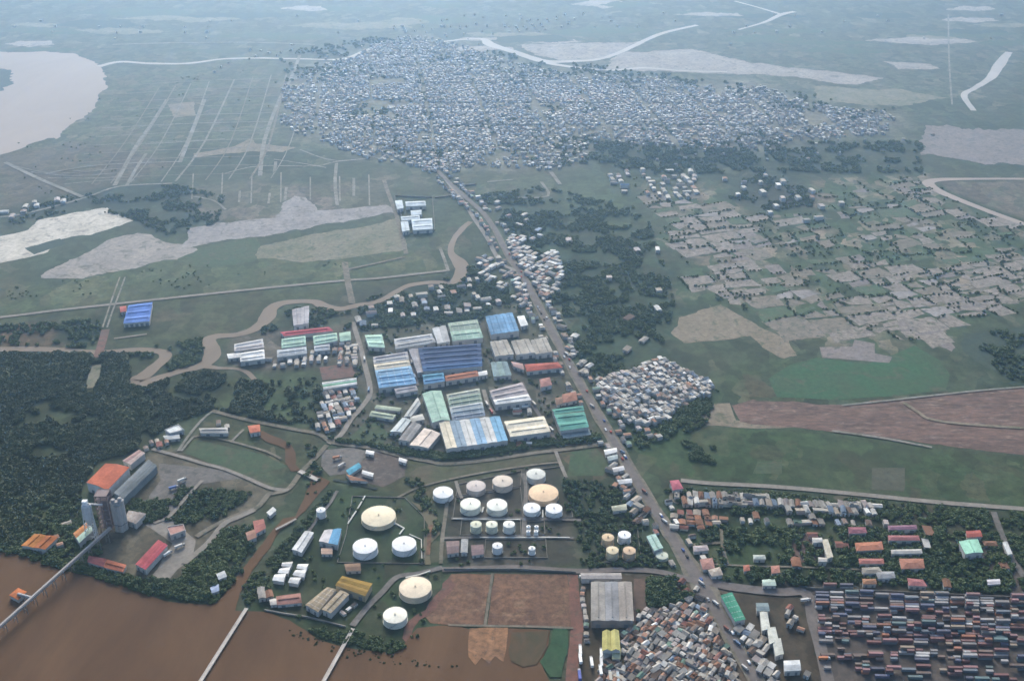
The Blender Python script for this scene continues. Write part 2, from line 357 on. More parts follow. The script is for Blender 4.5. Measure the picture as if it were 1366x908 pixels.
def ribbon(name, pts, mat, base=.6, widths=None, width=8.0, wob=0.0, k=6, label=None, keep=True):
    """pts: survey coordinates; width in metres or per-point widths"""
    P = W(pts); ww = widths or [width] * len(P)
    S = spline([(x, y, w) for (x, y), w in zip(P, ww)], k); v, f = [], []; z = zlayer(base)
    A = np.array(S); T = np.gradient(A[:, :2], axis=0); T /= np.linalg.norm(T, axis=1)[:, None] + 1e-9
    nrm = np.stack([-T[:, 1], T[:, 0]], 1); hw = A[:, 2] / 2
    if wob:
        hl = hw * (1 + wob * (fbm(A[:, 0] / 18, A[:, 1] / 18, 2) - .5) * 2); hr = hw * (1 + wob * (fbm(A[:, 0] / 18 + 9, A[:, 1] / 18, 4) - .5) * 2)
    else: hl = hr = hw
    for i in range(len(A)):
        v += [(*(A[i, :2] + nrm[i] * hl[i]), z), (*(A[i, :2] - nrm[i] * hr[i]), z)]
        if i: f.append((2 * i - 2, 2 * i - 1, 2 * i + 1, 2 * i))
    if keep: ROADS.append(([(a[0], a[1]) for a in S], float(np.mean(ww)) / 2))
    return tag(obj(name, mesh(name, v, f, mat)), label, kind='structure')

# ---- fields, yards and bare earth
M_SAND = earth('sand', (.66, .61, .52), (.52, .48, .41), (.36, .33, .28), .022)
M_SAND2 = earth('grey_sand', (.38, .34, .30), (.29, .265, .24), (.17, .165, .13), .022)
M_LIL = earth('lilac_sand', (.35, .325, .31), (.27, .25, .24), (.17, .165, .145), .024)
M_STRAW = earth('straw_field', (.235, .215, .155), (.165, .17, .11), (.10, .125, .07), .022)
M_RED = earth('red_earth', (.20, .125, .10), (.13, .085, .07), (.27, .20, .16), .035, fine=.4, stretch=(.45, 1.3, 1))
M_FIELD = earth('brown_field', (.205, .115, .072), (.15, .085, .056), (.24, .15, .095), .02, fine=.4)
M_ORANGE = earth('orange_earth', (.31, .165, .085), (.25, .14, .08), (.18, .11, .07), .04, fine=.4)
M_REDDIRT = earth('red_dirt', (.22, .105, .08), (.17, .09, .07), (.13, .10, .075), .03)
M_BEIGE = earth('beige_earth', (.27, .225, .165), (.21, .18, .13), (.13, .135, .085), .025)
M_BRIGHT = earth('bright_field', (.040, .120, .052), (.055, .10, .05), (.09, .10, .062), .014)
M_GRASS = earth('grass_field', (.055, .10, .05), (.075, .10, .055), (.10, .10, .065), .02)
M_YARD = earth('yard_gravel', (.20, .185, .17), (.15, .14, .13), (.11, .105, .095), .03)
M_YARDB = earth('brown_yard', (.115, .095, .082), (.09, .076, .068), (.14, .118, .10), .03)
M_RUST = earth('rust_yard', (.21, .11, .085), (.15, .10, .085), (.12, .11, .09), .04)
M_ASPH = earth('asphalt', (.17, .155, .145), (.14, .128, .12), None, .05, fine=.15)
M_DUST = earth('dusty_road', (.30, .27, .235), (.24, .22, .19), None, .04, fine=.2)
M_DIRT = earth('dirt_track', (.22, .195, .155), (.165, .15, .115), (.11, .115, .08), .035, fine=.28)
M_PALEROAD = earth('pale_track', (.29, .275, .245), (.19, .19, .155), (.11, .125, .085), .03, fine=.25)
M_POND = earth('fallow_pond', (.26, .225, .21), (.205, .185, .175), (.14, .14, .115), .03)
M_DKGREEN = earth('dark_plot', (.035, .06, .045), (.05, .075, .05), None, .03)
sheet('sand_flat', [(-60,330),(0,315),(30,310),(55,292),(100,283),(140,278),(176,295),(150,305),(118,314),(85,318),(60,337),(30,345),(-60,362)], M_SAND, 4)
sheet('sand_flat', [(55,372),(60,362),(100,345),(150,320),(180,311),(205,318),(262,330),(258,342),(200,352),(150,362),(110,372)], M_SAND2, 5)
sheet('field', [(32,331),(80,318),(88,325),(45,340)], M_DKGREEN, 2)
sheet('sand_flat', [(255,304),(300,298),(345,292),(372,290),(380,272),(393,262),(408,264),(424,281),(518,273),(524,283),(400,306),(330,318),(262,328),(240,330)], M_LIL, 5)
sheet('field', [(338,345),(345,328),(420,312),(480,302),(528,291),(544,334),(500,339),(455,345),(400,349)], M_STRAW, 4)
sheet('field', [(268,330),(335,318),(345,328),(338,350),(270,356),(235,348)], M_GRASS, 4)
sheet('field', [(892,444),(905,424),(935,415),(963,407),(990,422),(1020,440),(1050,452),(1066,474),(1048,480),(1020,468),(1000,449),(965,454),(943,455),(910,457)], M_BEIGE, 3)
sheet('field', [(1037,530),(1025,505),(1053,487),(1090,477),(1157,486),(1190,474),(1220,461),(1253,480),(1267,500),(1262,521),(1193,528),(1123,533)], M_BRIGHT, 1.2)
sheet('field', [(1093,463),(1137,462),(1140,453),(1167,458),(1167,471),(1190,476),(1186,484),(1097,477)], M_POND, .5)
sheet('field', [(1244,388),(1262,386),(1318,408),(1308,416),(1275,412),(1246,398)], M_POND, 2)
sheet('field', [(1195,430),(1240,425),(1268,452),(1270,470),(1235,455),(1210,452)], M_POND, 4)
sheet('field', [(1283,442),(1330,442),(1366,440),(1400,440),(1400,500),(1345,510),(1290,470)], M_DKGREEN, 4)
sheet('field', [(927,553),(937,537),(973,538),(983,560),(1063,570),(1010,571),(943,567)], M_BEIGE, 2)
sheet('bare_field', [(973,541),(1003,534),(1123,541),(1190,534),(1243,528),(1310,521),(1420,512),(1420,614),(1277,596),(1193,586),(1110,577),(985,561)], M_RED, 3)
sheet('field', [(1163,624),(1207,624),(1206,655),(1163,653)], earth('fallow_field', (.095, .10, .07), (.08, .085, .06), None, .03), 1)
sheet('field', [(1010,615),(1043,614),(1043,632),(1005,632)], M_GRASS, 1)
sheet('bare_field', [(602,765),(656,765),(645,833),(598,833),(575,830),(568,822)], M_FIELD, 1.5)
sheet('bare_field', [(659,765),(757,766),(768,837),(649,834)], M_FIELD, 1.5)
sheet('bare_field', [(598,768),(604,780),(560,830),(545,858),(536,852),(548,832)], M_REDDIRT, 3, .32)
sheet('bare_field', [(626,838),(678,838),(676,868),(672,884),(660,876),(652,886),(642,878),(634,888),(625,876)], M_ORANGE, 1.2, .75, step=3)
sheet('field', [(738,838),(757,838),(757,870),(750,904),(735,904),(722,882),(735,860)], earth('lush_grass', (.03, .085, .04), (.045, .09, .045), None, .03), 2, .75)
sheet('dirt_track', [(757,766),(770,766),(778,838),(772,915),(754,915),(762,838)], M_REDDIRT, 1.5, .3)
sheet('container_yard', [(1078,786),(1420,796),(1420,1000),(1110,1000),(1100,905),(1092,850)], M_YARDB, 1)
sheet('yard', [(210,618),(300,627),(325,637),(268,645),(228,688),(200,690),(198,662),(214,640)], M_YARD, 1.5)
sheet('yard', [(195,700),(228,690),(262,720),(255,745),(235,760),(222,778),(200,775),(215,745),(230,725)], M_DUST, 2)
sheet('yard', [(430,600),(470,597),(492,602),(480,618),(460,632),(440,634),(428,622)], M_YARD, 1.5)
sheet('yard', [(480,618),(500,600),(545,612),(540,635),(510,650),(470,640)], earth('muddy_yard', (.14, .11, .095), (.10, .085, .075), (.2, .18, .16), .04), 2)
sheet('yard', [(426,490),(467,485),(476,502),(430,507)], M_RUST, 1)
sheet('yard', [(1050,712),(1092,709),(1112,746),(1060,750)], earth('brick_yard', (.17, .11, .095), (.13, .095, .085), None, .05), 1)
sheet('yard', [(845,772),(862,772),(862,828),(846,830)], earth('brown_lot', (.16, .105, .08), (.12, .085, .07), None, .05), 1)
sheet('yard', [(1305,722),(1340,720),(1366,760),(1366,800),(1345,800),(1310,750)], M_YARDB, 1)
sheet('field', [(245,604),(262,586),(350,606),(385,622),(330,636),(300,622)], M_GRASS, 2)
sheet('field', [(760,602),(796,598),(815,620),(805,634),(757,634)], M_GRASS, 1)
sheet('bare_field', [(545,632),(560,622),(745,604),(748,612),(640,632),(560,648)], earth('olive_field', (.115, .10, .065), (.085, .095, .05), None, .02), 2)
sheet('field', [(500,560),(520,580),(505,600),(462,588),(492,558)], M_GRASS, 1)
sheet('bare_field', [(335,185),(345,192),(395,197),(380,203),(340,202),(300,206),(255,211),(260,205),(315,195)], M_BEIGE, 3)
sheet('bare_field', [(225,140),(258,136),(262,154),(232,157)], M_BEIGE, 3)
sheet('bare_field', [(690,60),(860,55),(815,78),(760,82),(720,74)], M_SAND2, 8)
sheet('bare_field', [(830,70),(925,66),(1000,84),(1180,104),(1140,114),(1020,100),(900,96),(800,92)], M_SAND2, 8)
sheet('bare_field', [(1180,82),(1240,86),(1250,92),(1200,92)], M_SAND2, 6)
sheet('bare_field', [(1230,170),(1366,176),(1420,190),(1420,220),(1300,216),(1230,205)], M_POND, 12)
sheet('bare_field', [(1080,115),(1200,120),(1260,130),(1200,142),(1090,134)], M_STRAW, 8)

for k in range(46):
    u, v = R.uniform(20, 1350), R.uniform(2, 70); w_, h_ = R.uniform(25, 90), R.uniform(2.5, 7)
    sheet('field', [(u - w_, v), (u - w_ * .3, v - h_), (u + w_ * .8, v - h_ * .7), (u + w_, v + h_ * .3), (u + w_ * .1, v + h_)], R.choice((M_STRAW, M_SAND2, M_GRASS, M_DKGREEN, M_GRASS)), 10, .12)
PLOTS = []
def plots(px, rot, seed):
    P = W(px); r = random.Random(seed); c, s = math.cos(rot), math.sin(rot); q = [(x * c + y * s, -x * s + y * c) for x, y in P]
    x0, x1, y0, y1 = min(p[0] for p in q), max(p[0] for p in q), min(p[1] for p in q), max(p[1] for p in q)
    def cut(a, b, e, f, d):
        w, h = b - a, f - e
        if (w < 70 and h < 42 and r.random() < .5) or (w < 42 and h < 28) or d > 12:
            m = ((a + b) / 2 * c - (e + f) / 2 * s, (a + b) / 2 * s + (e + f) / 2 * c)
            if not inside(np.array([m[0]]), np.array([m[1]]), P)[0] or polydist(np.array([m[0]]), np.array([m[1]]), P)[0] < 6: return
            n = fbm(np.array([m[0] / 150]), np.array([m[1] / 150]), seed)[0] + r.uniform(-.16, .16); i = r.uniform(.8, 3.0)
            k = [(a + i + r.uniform(-6, 6), e + i + r.uniform(-6, 6)), (b - i + r.uniform(-6, 6), e + i + r.uniform(-6, 6)), (b - i + r.uniform(-6, 6), f - i + r.uniform(-6, 6)), (a + i + r.uniform(-6, 6), f - i + r.uniform(-6, 6))]
            k = [(x * c - y * s, x * s + y * c) for x, y in k]; PLOTS.append((k, n)); return
        if w > h * 1.7 or (w > h and r.random() < .5): t = a + w * r.uniform(.35, .65); cut(a, t, e, f, d + 1); cut(t, b, e, f, d + 1)
        else: t = e + h * r.uniform(.35, .65); cut(a, b, e, t, d + 1); cut(a, b, t, f, d + 1)
    cut(x0, x1, y0, y1, 0)
MOS = [(850,262),(930,258),(1000,290),(1080,280),(1130,240),(1240,236),(1262,262),(1360,300),(1420,330),(1420,400),(1366,412),(1310,425),(1240,462),(1180,450),(1095,455),(1050,448),(1000,415),(950,400),(915,385),(940,345),(870,322),(890,300)]
plots(MOS, .30, 5)
M_P1 = earth('wet_plot', (.31, .27, .235), (.235, .21, .18), (.12, .135, .085), .04, fine=.4); M_P2 = earth('dry_plot', (.25, .215, .175), (.18, .165, .13), (.10, .12, .075), .04); M_P3 = earth('green_plot', (.07, .125, .065), (.09, .125, .07), (.14, .14, .095), .03)
for k, n in PLOTS:
    m = M_P1 if n > .56 else R.choice((M_P2, M_P2, M_LIL, M_POND)) if n > .44 else M_P3 if n > .40 else None
    if m: sheet('field', k, m, 2.6, .14, world=True, step=7)
# ---- water
M_RIVER = water('river_water', (.118, .068, .038), (.076, .043, .025), .6, .006, .06)
M_SILT = water('silt_water', (.31, .26, .225), (.27, .23, .20), .6, .003, .06)
M_CREEK = water('creek_water', (.20, .16, .125), (.165, .135, .105), .6, .012, .08)
M_FAR = water('far_water', (.38, .36, .335), (.30, .29, .27), .6, .012, .1)
sheet('river', [(-60,732),(6,737),(28,741),(53,749),(73,757),(95,764),(132,772),(176,785),(198,793),(220,801),(242,804),(280,806),(295,797),(304,786),(329,752),(355,719),(376,692),(394,688),(406,664),(414,640),(411,628),(418,628),(425,635),(440,642),(424,660),(407,681),(388,697),(374,708),(360,730),(338,760),(320,790),(313,815),(353,816),(388,827),(406,840),(423,851),(450,860),(474,866),(509,870),(525,871),(542,856),(556,838),(586,834),(604,834),(626,840),(678,838),(735,840),(732,860),(722,884),(732,908),(745,1010),(-60,1010)], M_RIVER, 1.5, .32)
sheet('pond', [(349,575),(367,583),(387,592),(394,604),(393,619),(402,628),(389,630),(380,617),(380,598),(358,591),(347,583)], M_RIVER, 2, .32)
sheet('pond', [(548,668),(568,676),(584,690),(586,712),(572,728),(574,752),(566,752),(565,722),(572,700),(560,682)], water('olive_water', (.135, .115, .072), (.11, .10, .065), .35, .01), 2, .32)
sheet('pond', [(682,842),(733,842),(728,866),(718,886),(700,890),(682,884),(678,866)], water('weedy_water', (.055, .050, .030), (.085, .058, .036), .6, .05, .08), 2, .72)
mw = lambda px, v: px * H / (F_PX * math.sin(PITCH) + (v - 454) * math.cos(PITCH))
def river(pts, mat, **kw):
    return ribbon('river', [(p[0], p[1]) for p in pts], mat, .34, widths=[mw(p[2] * 1.45, p[1]) for p in pts], wob=kw.pop('wob', .22), **kw)
river([(-60,466,9),(0,466,9),(60,466,9),(130,470,8),(180,467,8),(213,469,9),(221,476,11),(206,490,12),(192,502,14),(180,508,14),(186,512,14),(200,509,12),(218,502,9),(245,494,9),(268,488,11),(281,478,15),(284,466,15),(277,456,15),(288,449,11),(315,447,9),(336,441,11),(350,432,12),(357,423,14),(362,412,12),(376,405,10),(400,402,8),(420,403,9),(433,409,11),(455,412,8),(475,408,8),(505,402,7),(526,391,7),(546,381,7),(576,377,7),(602,377,8),(614,369,13),(616,358,14),(611,348,12),(602,338,6),(602,328,6),(608,316,6),(618,304,6),(628,296,5)], M_CREEK)
river([(272,488,8),(290,491,5),(315,492,4),(330,497,5),(341,508,5)], M_CREEK)
sheet('river', [(-200,68),(0,70),(60,69),(100,72),(120,79),(133,88),(142,100),(140,115),(130,130),(127,143),(114,153),(100,162),(86,176),(80,186),(62,186),(40,192),(20,200),(-20,212),(-200,250)], M_SILT, 8, .3, step=16)
sheet('island', [(-60,92),(8,92),(20,98),(18,112),(0,122),(-60,124)], M_DKGREEN, 8, .5)
river([(132,89,8),(160,83,6),(200,85,6),(250,85,6),(300,79,5),(350,78,5),(400,79,4),(455,79,4),(490,67,5),(508,61,4)], M_FAR)
river([(590,56,4),(640,52,5),(655,60,11),(690,71,9),(725,82,11),(765,82,7),(800,79,6),(832,68,6),(880,46,6),(930,34,5)], M_FAR)
river([(728,84,8),(765,90,6),(815,94,5),(860,91,5),(911,95,4),(970,96,3)], M_FAR)
river([(985,40,3),(1020,30,4),(1042,20,6),(1060,16,5)], M_FAR); river([(980,2,3),(1010,10,3),(1040,19,4)], M_FAR)
river([(1346,70,6),(1332,88,10),(1322,104,8),(1300,118,6),(1286,128,6),(1299,148,5)], M_FAR)
river([(1440,240,5),(1366,239,5),(1300,239,5),(1255,240,8),(1238,244,11),(1250,254,10),(1270,263,9),(1300,275,8),(1340,290,8),(1440,325,8)], M_SILT, wob=.12)

# ---- roads
M_MAIN = earth('main_road', (.195, .172, .160), (.16, .142, .133), None, .04, fine=.18)
ribbon('verge', [(570,213),(590,235),(607,251),(650,291),(677,339),(702,377),(735,440),(762,490),(790,540),(815,582),(845,634),(881,692),(910,738),(938,784),(966,832),(986,868),(1003,898),(1030,945)], M_DIRT, .5, widths=[8,8,9,10,11,12,13,14,14,15,15,16,17,24,17,15,15,15], wob=.25, keep=False)
MAIN = len(ROADS)
ribbon('road', [(570,213),(590,235),(607,251),(650,291),(677,339),(702,377),(735,440),(762,490),(790,540),(815,582),(845,634),(881,692),(910,738),(938,784),(966,832),(986,868),(1003,898),(1030,945)], M_MAIN, .62, widths=[5.5,5.5,6,6.5,7,7.5,8,8,8.5,8.5,9,9.5,10,13,10,9,9,9])
ribbon('road', [(592,236),(607,256),(620,272),(633,293),(650,318),(660,338),(670,353),(690,362)], M_DUST, .6, width=7)
ribbon('road', [(936,772),(965,781),(1000,786),(1040,790),(1075,792),(1085,830),(1096,870),(1105,912)], M_MAIN, .6, width=11)
ribbon('road', [(590,760),(650,758),(690,757),(771,762),(830,760),(880,763),(928,776)], M_MAIN, .6, width=7)
ribbon('road', [(908,641),(950,645),(1010,648),(1066,652),(1150,660),(1250,670),(1366,679),(1430,684)], M_DUST, .6, width=7)
ribbon('road', [(471,430),(474,441),(481,464),(488,492),(493,513),(493,528),(482,544),(468,560),(455,580),(438,592)], M_DUST, .6, width=6.5)
ribbon('road', [(283,548),(320,558),(358,566),(393,573),(424,579),(446,591),(490,597),(534,608),(570,615),(595,619),(650,614),(716,604),(760,599),(812,592)], M_DIRT, .6, width=6)
ribbon('road', [(436,594),(420,612),(402,630),(385,652),(366,658),(358,660),(343,677),(314,688),(283,703),(262,716)], M_DIRT, .6, width=6)
ribbon('road', [(340,680),(318,690),(299,699),(279,723),(262,738),(245,752)], M_DUST, .6, width=6.5)
ribbon('road', [(270,641),(248,664),(227,688),(205,698)], M_DUST, .6, width=4)
ribbon('road', [(203,599),(240,609),(270,618),(300,626),(330,638),(360,651),(385,654)], M_DUST, .6, width=5)
ribbon('path', [(283,549),(268,562),(250,584),(238,602)], M_PALEROAD, .6, width=3.5)
ribbon('path', [(258,583),(270,582),(300,587),(351,601),(375,612)], M_DIRT, .6, width=3.5)
ribbon('path', [(258,583),(250,592),(242,602)], M_PALEROAD, .6, width=3)
ribbon('path', [(325,573),(318,580),(310,588)], M_DUST, .6, width=3)
ribbon('road', [(-60,429),(6,423),(70,415),(143,407),(207,400),(330,387),(454,375),(500,372),(538,368),(598,361)], M_DUST, .6, width=6.5)
ribbon('path', [(598,362),(593,347),(587,331)], M_PALEROAD, .6, width=5)
ribbon('path', [(460,350),(464,376),(470,405)], M_DIRT, .6, width=9)
ribbon('path', [(462,360),(500,352),(540,343)], M_DIRT, .6, width=5)
ribbon('road', [(512,240),(518,258),(529,288),(542,339)], M_DIRT, .6, width=7)
ribbon('path', [(143,437),(150,416),(158,395),(167,370)], M_PALEROAD, .6, width=2.5); ribbon('path', [(137,437),(144,416),(151,395),(160,370)], M_PALEROAD, .6, width=2.5)
ribbon('path', [(122,518),(126,500),(129,487)], M_STRAW, .6, width=14); ribbon('path', [(130,478),(137,455),(141,440)], M_RUST, .6, width=11)
ribbon('path', [(152,452),(175,449),(196,446)], M_DUST, .6, width=4)
for pts, w in [([(400,74),(388,105),(373,133),(353,187),(347,235)], 8), ([(223,133),(203,165),(183,193),(153,248)], 8), ([(273,133),(260,167),(240,217)], 8), ([(195,205),(182,225),(169,248)], 6),
               ([(7,217),(55,240),(110,263)], 8), ([(60,232),(120,222),(180,218),(240,216)], 4), ([(175,193),(240,190),(300,186)], 4), ([(0,290),(30,286),(83,273),(120,262),(160,249),(230,245)], 6),
               ([(368,216),(366,231)], 6), ([(382,250),(380,268)], 5), ([(449,218),(447,245),(450,274)], 6), ([(472,238),(472,262)], 5), ([(320,255),(319,270)], 4), ([(360,258),(358,272)], 4), ([(255,262),(285,268),(301,280)], 4),
               ([(300,232),(345,222),(420,222),(450,216),(520,210)], 4), ([(365,213),(400,218),(435,224)], 4), ([(400,200),(450,215),(520,206)], 4), ([(150,60),(220,58),(333,57),(420,60)], 9),
               ([(735,230),(747,246)], 7), ([(722,243),(731,262),(690,264)], 5), ([(650,243),(684,240)], 5), ([(1265,20),(1266,80),(1270,140)], 4)]:
    ribbon('path', pts, M_PALEROAD, .55, width=w, k=4)
for k in range(9):
    u0, u1 = 120 + k * 30 + R.uniform(-6, 6), 205 + k * 26 + R.uniform(-7, 7); ribbon('path', [(u0, 246 - k * 1.0), ((u0 + u1) / 2 + R.uniform(-2, 2), 190), (u1, 118 - k * 3)][:3 if k % 3 else 3], R.choice((M_PALEROAD, M_DIRT)), .55, width=R.uniform(2, 4.5), k=4)
for k in range(12):
    v = 108 + k * 11.5; ribbon('path', [(176 - k * 8, v + 6), (270 - k * 5, v), (376 - k * 2, v - 3)], R.choice((M_PALEROAD, M_DIRT, M_DIRT)), .55, width=R.uniform(1.8, 3.6), k=4)
for k in range(7): ribbon('path', [(258 + k * 39, 233 + R.uniform(-4, 4)), (256 + k * 39.5, 272 + R.uniform(-6, 4))], M_PALEROAD, .55, width=2.6, k=3)
for k in range(4): ribbon('path', [(20 + k * 22, 222 + k * 8), (75 + k * 22, 232 + k * 3), (150 + k * 10, 226 + k * 5)], M_PALEROAD, .55, width=2.5, k=3)
ribbon('path', [(1123,541),(1190,534),(1243,528),(1310,521),(1420,512)], M_PALEROAD, .6, width=3.5)
ribbon('path', [(1205,537),(1225,550),(1243,560),(1300,567),(1400,573)], M_BEIGE, .6, width=5)
ribbon('path', [(1110,575),(1180,585),(1243,597)], M_PALEROAD, .6, width=4)
ribbon('path', [(741,602),(748,620),(755,637)], M_DUST, .6, width=4)
ribbon('path', [(530,664),(560,650),(607,638),(660,628),(715,620),(745,617)], M_DIRT, .6, width=3)
ribbon('path', [(608,642),(612,655),(616,665)], M_DUST, .6, width=3.5); ribbon('path', [(697,632),(702,650),(700,690),(699,716)], M_YARD, .6, width=5)
ribbon('path', [(602,692),(650,691),(690,692),(740,693),(775,694)], M_YARD, .6, width=4); ribbon('path', [(590,718),(640,717),(700,716),(765,718)], M_YARD, .6, width=4)
ribbon('path', [(571,740),(573,715),(575,700)], M_FIELD, .6, width=4); ribbon('path', [(597,665),(594,690),(590,718),(588,752)], M_DIRT, .6, width=4)
ribbon('path', [(470,835),(490,810),(510,790),(530,770),(560,765),(590,757)], M_YARD, .6, width=6)
ribbon('path', [(410,712),(425,690),(440,672),(450,655)], M_YARD, .6, width=3.5)
ribbon('path', [(900,651),(895,665),(905,672)], M_DIRT, .6, width=4); ribbon('path', [(962,706),(964,730),(970,752)], M_DIRT, .6, width=3.5)
ribbon('path', [(925,727),(945,725),(962,724)], M_DIRT, .6, width=4); ribbon('path', [(935,752),(1000,755),(1080,757),(1150,760)], M_DIRT, .6, width=2.5)
ribbon('path', [(1325,683),(1335,710),(1350,745),(1366,770)], M_YARD, .6, width=6)
ribbon('path', [(657,765),(652,800),(647,834)], M_DIRT, .6, width=2.5); ribbon('path', [(598,834),(650,835),(710,836),(765,838)], M_DIRT, .6, width=2.5)
ribbon('path', [(696,510),(705,530),(728,568),(745,590)], M_ASPH, .6, width=5); ribbon('path', [(645,520),(651,540),(660,553)], M_DUST, .6, width=5)
ribbon('path', [(545,468),(550,490),(557,515)], M_ASPH, .6, width=5)
ribbon('ditch', [(437,587),(470,590),(500,595),(545,606),(590,609),(640,604),(700,594),(760,589),(800,582)], earth('ditch_water', (.030, .042, .036), (.04, .055, .042), None, .05), .5, width=7, wob=.3, keep=False)
ribbon('ditch', [(445,640),(470,645),(503,652)], earth('ditch_water', (.03, .04, .036), (.04, .055, .042)), .5, width=4, wob=.3)

# ------------------------------------------------------------------ buildings
OCC = []                                                     # footprints, to keep trees and huts off them
def bld(name, label, cat, px, h, roofs, axis='u', rise=None, wall=(.5, .48, .45), style='gable', doors=2, strips=0, group=None, vents=True):
    """px: roof corners far-left, far-right, near-right, near-left at eaves height h; roofs: one colour for each bay"""
    q = [Vector((*G(u, v, h)[:2], 0)) for u, v in px]
    cen = sum(q, Vector()) / 4; q = [p - cen for p in q]; OCC.append([(p.x + cen.x, p.y + cen.y) for p in q])
    root = empty(name, (cen.x, cen.y, 0), label, cat, group)
    if axis == 'v': q = [q[3], q[0], q[1], q[2]]             # ridge now always runs q0 -> q1
    a, b, c, d = q; n = len(roofs); bw = ((d - a).length + (c - b).length) / 2 / n
    rise = rise if rise is not None else (0.0 if style == 'flat' else min(.035 * bw + .25, 1.1))
    if style == 'mono': rise = min(.1 * bw, 2.0)
    L = lambda s, t: (a + (b - a) * s) * (1 - t) + (d + (c - d) * s) * t      # s along the ridge, t across
    # walls
    mb = MB(); prof = []
    for k in range(n):
        t0, t1 = k / n, (k + 1) / n
        if style in ('gable',): prof += [(t0, h), ((t0 + t1) / 2, h + rise)]
        elif style == 'mono': prof += [(t0, h), (t1, h + rise)] if k == 0 else [(t1, h + rise)]
        else: prof += [(t0, h)]
    if style != 'mono': prof.append((1.0, h))
    zz = -.12
    for s, rev in ((0, False), (1, True)):
        i0 = len(mb.v); mb.v += [(*L(s, t)[:2], z + zz) for t, z in prof] + [(*L(s, 1)[:2], 0), (*L(s, 0)[:2], 0)]
        f = tuple(range(i0, len(mb.v))); mb.f.append(f[::-1] if rev else f)
    for t, z in ((0, prof[0][1]), (1, prof[-1][1])):
        i0 = len(mb.v); mb.v += [(*L(0, t)[:2], 0), (*L(1, t)[:2], 0), (*L(1, t)[:2], z + zz), (*L(0, t)[:2], z + zz)]
        mb.f.append((i0, i0 + 1, i0 + 2, i0 + 3))
    mb.build('wall', M_WALL, root, wall)
    # roofs
    Ls = (b - a).length or 1; os_ = .5 / Ls; ot = .5 / (bw * n)
    for k, colr in enumerate(roofs):
        t0, t1 = k / n, (k + 1) / n; tm = (t0 + t1) / 2
        e0 = t0 - ot if k == 0 else t0 + .06 / (bw * n); e1 = t1 + ot if k == n - 1 else t1 - .06 / (bw * n)
        mb = MB()
        if style == 'gable': pr = [(e0, h - .05), (tm, h + rise), (e1, h - .05)]; S0 = S1 = None
        elif style == 'mono': pr = [(e0, h - .05 + rise * max(0, t0)), (e1, h - .05 + rise * t1)]
        elif style == 'hip': pr = [(e0, h), (tm, h + rise), (e1, h)]
        else: pr = [(e0, h), (e1, h)]
        if style == 'hip':
            ins = min(.45, bw * .45 / Ls)
            P = [(-os_, e0, h), (1 + os_, e0, h), (1 + os_, e1, h), (-os_, e1, h), (ins, tm, h + rise * 1.6), (1 - ins, tm, h + rise * 1.6)]
            mb.v = [(*L(s, t)[:2], z) for s, t, z in P] + [(*L(s, t)[:2], z - .3) for s, t, z in P[:4]]
            mb.f = [(0, 1, 5, 4), (2, 3, 4, 5), (1, 2, 5), (3, 0, 4), (9, 8, 7, 6), (0, 6, 7, 1), (1, 7, 8, 2), (2, 8, 9, 3), (3, 9, 6, 0)]
        else:
            m = len(pr)
            for s in (-os_, 1 + os_):
                mb.v += [(*L(s, t)[:2], z) for t, z in pr] + [(*L(s, t)[:2], z - .22) for t, z in pr]
            for i in range(m - 1):
                mb.f += [(i, i + 1, 2 * m + i + 1, 2 * m + i), (m + i + 1, m + i, 3 * m + i, 3 * m + i + 1), (i, m + i, m + i + 1, i + 1), (2 * m + i, 2 * m + i + 1, 3 * m + i + 1, 3 * m + i)]
            mb.f += [(0, 2 * m, 3 * m, m), (m - 1, 2 * m - 1, 4 * m - 1, 3 * m - 1)]
        ro = mb.build('roof', M_ROOF, root, colr)
        if style == 'gable' and vents and bw > 9 and Ls > 18:
            v = MB(); p0, p1 = L(.06, tm), L(.94, tm); v.bar((p0.x, p0.y, h + rise + .25), (p1.x, p1.y, h + rise + .25), 1.1, .6)
            v.build('ridge_vent', M_ROOF, ro, tuple(x * .8 for x in colr))
        if strips and style == 'gable':
            for side in (0, 1):
                for j in range(strips):
                    s = (j + .5) / strips; w = .55 / Ls
                    ta, tb = (t0 + (tm - t0) * .12, t0 + (tm - t0) * .88) if side == 0 else (t1 + (tm - t1) * .12, t1 + (tm - t1) * .88)
                    za, zb = h - .05 + (rise + .05) * .12 + .09, h - .05 + (rise + .05) * .88 + .09
                    v = MB(); v.v = [(*L(s - w, ta)[:2], za), (*L(s + w, ta)[:2], za), (*L(s + w, tb)[:2], zb), (*L(s - w, tb)[:2], zb)]; v.f = [(0, 1, 2, 3)]
                    v.build('skylight', M_ROOF, ro, tuple(min(.75, x * .7 + .22) for x in colr))
        if style == 'flat':
            v = MB()
            cs = [L(0, t0), L(1, t0), L(1, t1), L(0, t1)]
            for i in range(4):
                p, r2 = cs[i], cs[(i + 1) % 4]; v.bar((p.x, p.y, h + .35), (r2.x, r2.y, h + .35), .3, .7)
            v.build('parapet', M_WALL, root, tuple(min(.8, x * 1.1) for x in wall))
    # doors on the face nearest the viewer
    faces = [(a, b), (b, c), (c, d), (d, a)]
    fa, fb = min(faces, key=lambda e: (e[0].y + e[1].y))
    if fa.x > fb.x: fa, fb = fb, fa
    nrm = Vector((fb.y - fa.y, -(fb.x - fa.x), 0)).normalized(); ln = (fb - fa).length
    nd = min(doors, int(ln / 5)); dh = min(4.5, h * .62); dw = min(4.0, ln * .16)
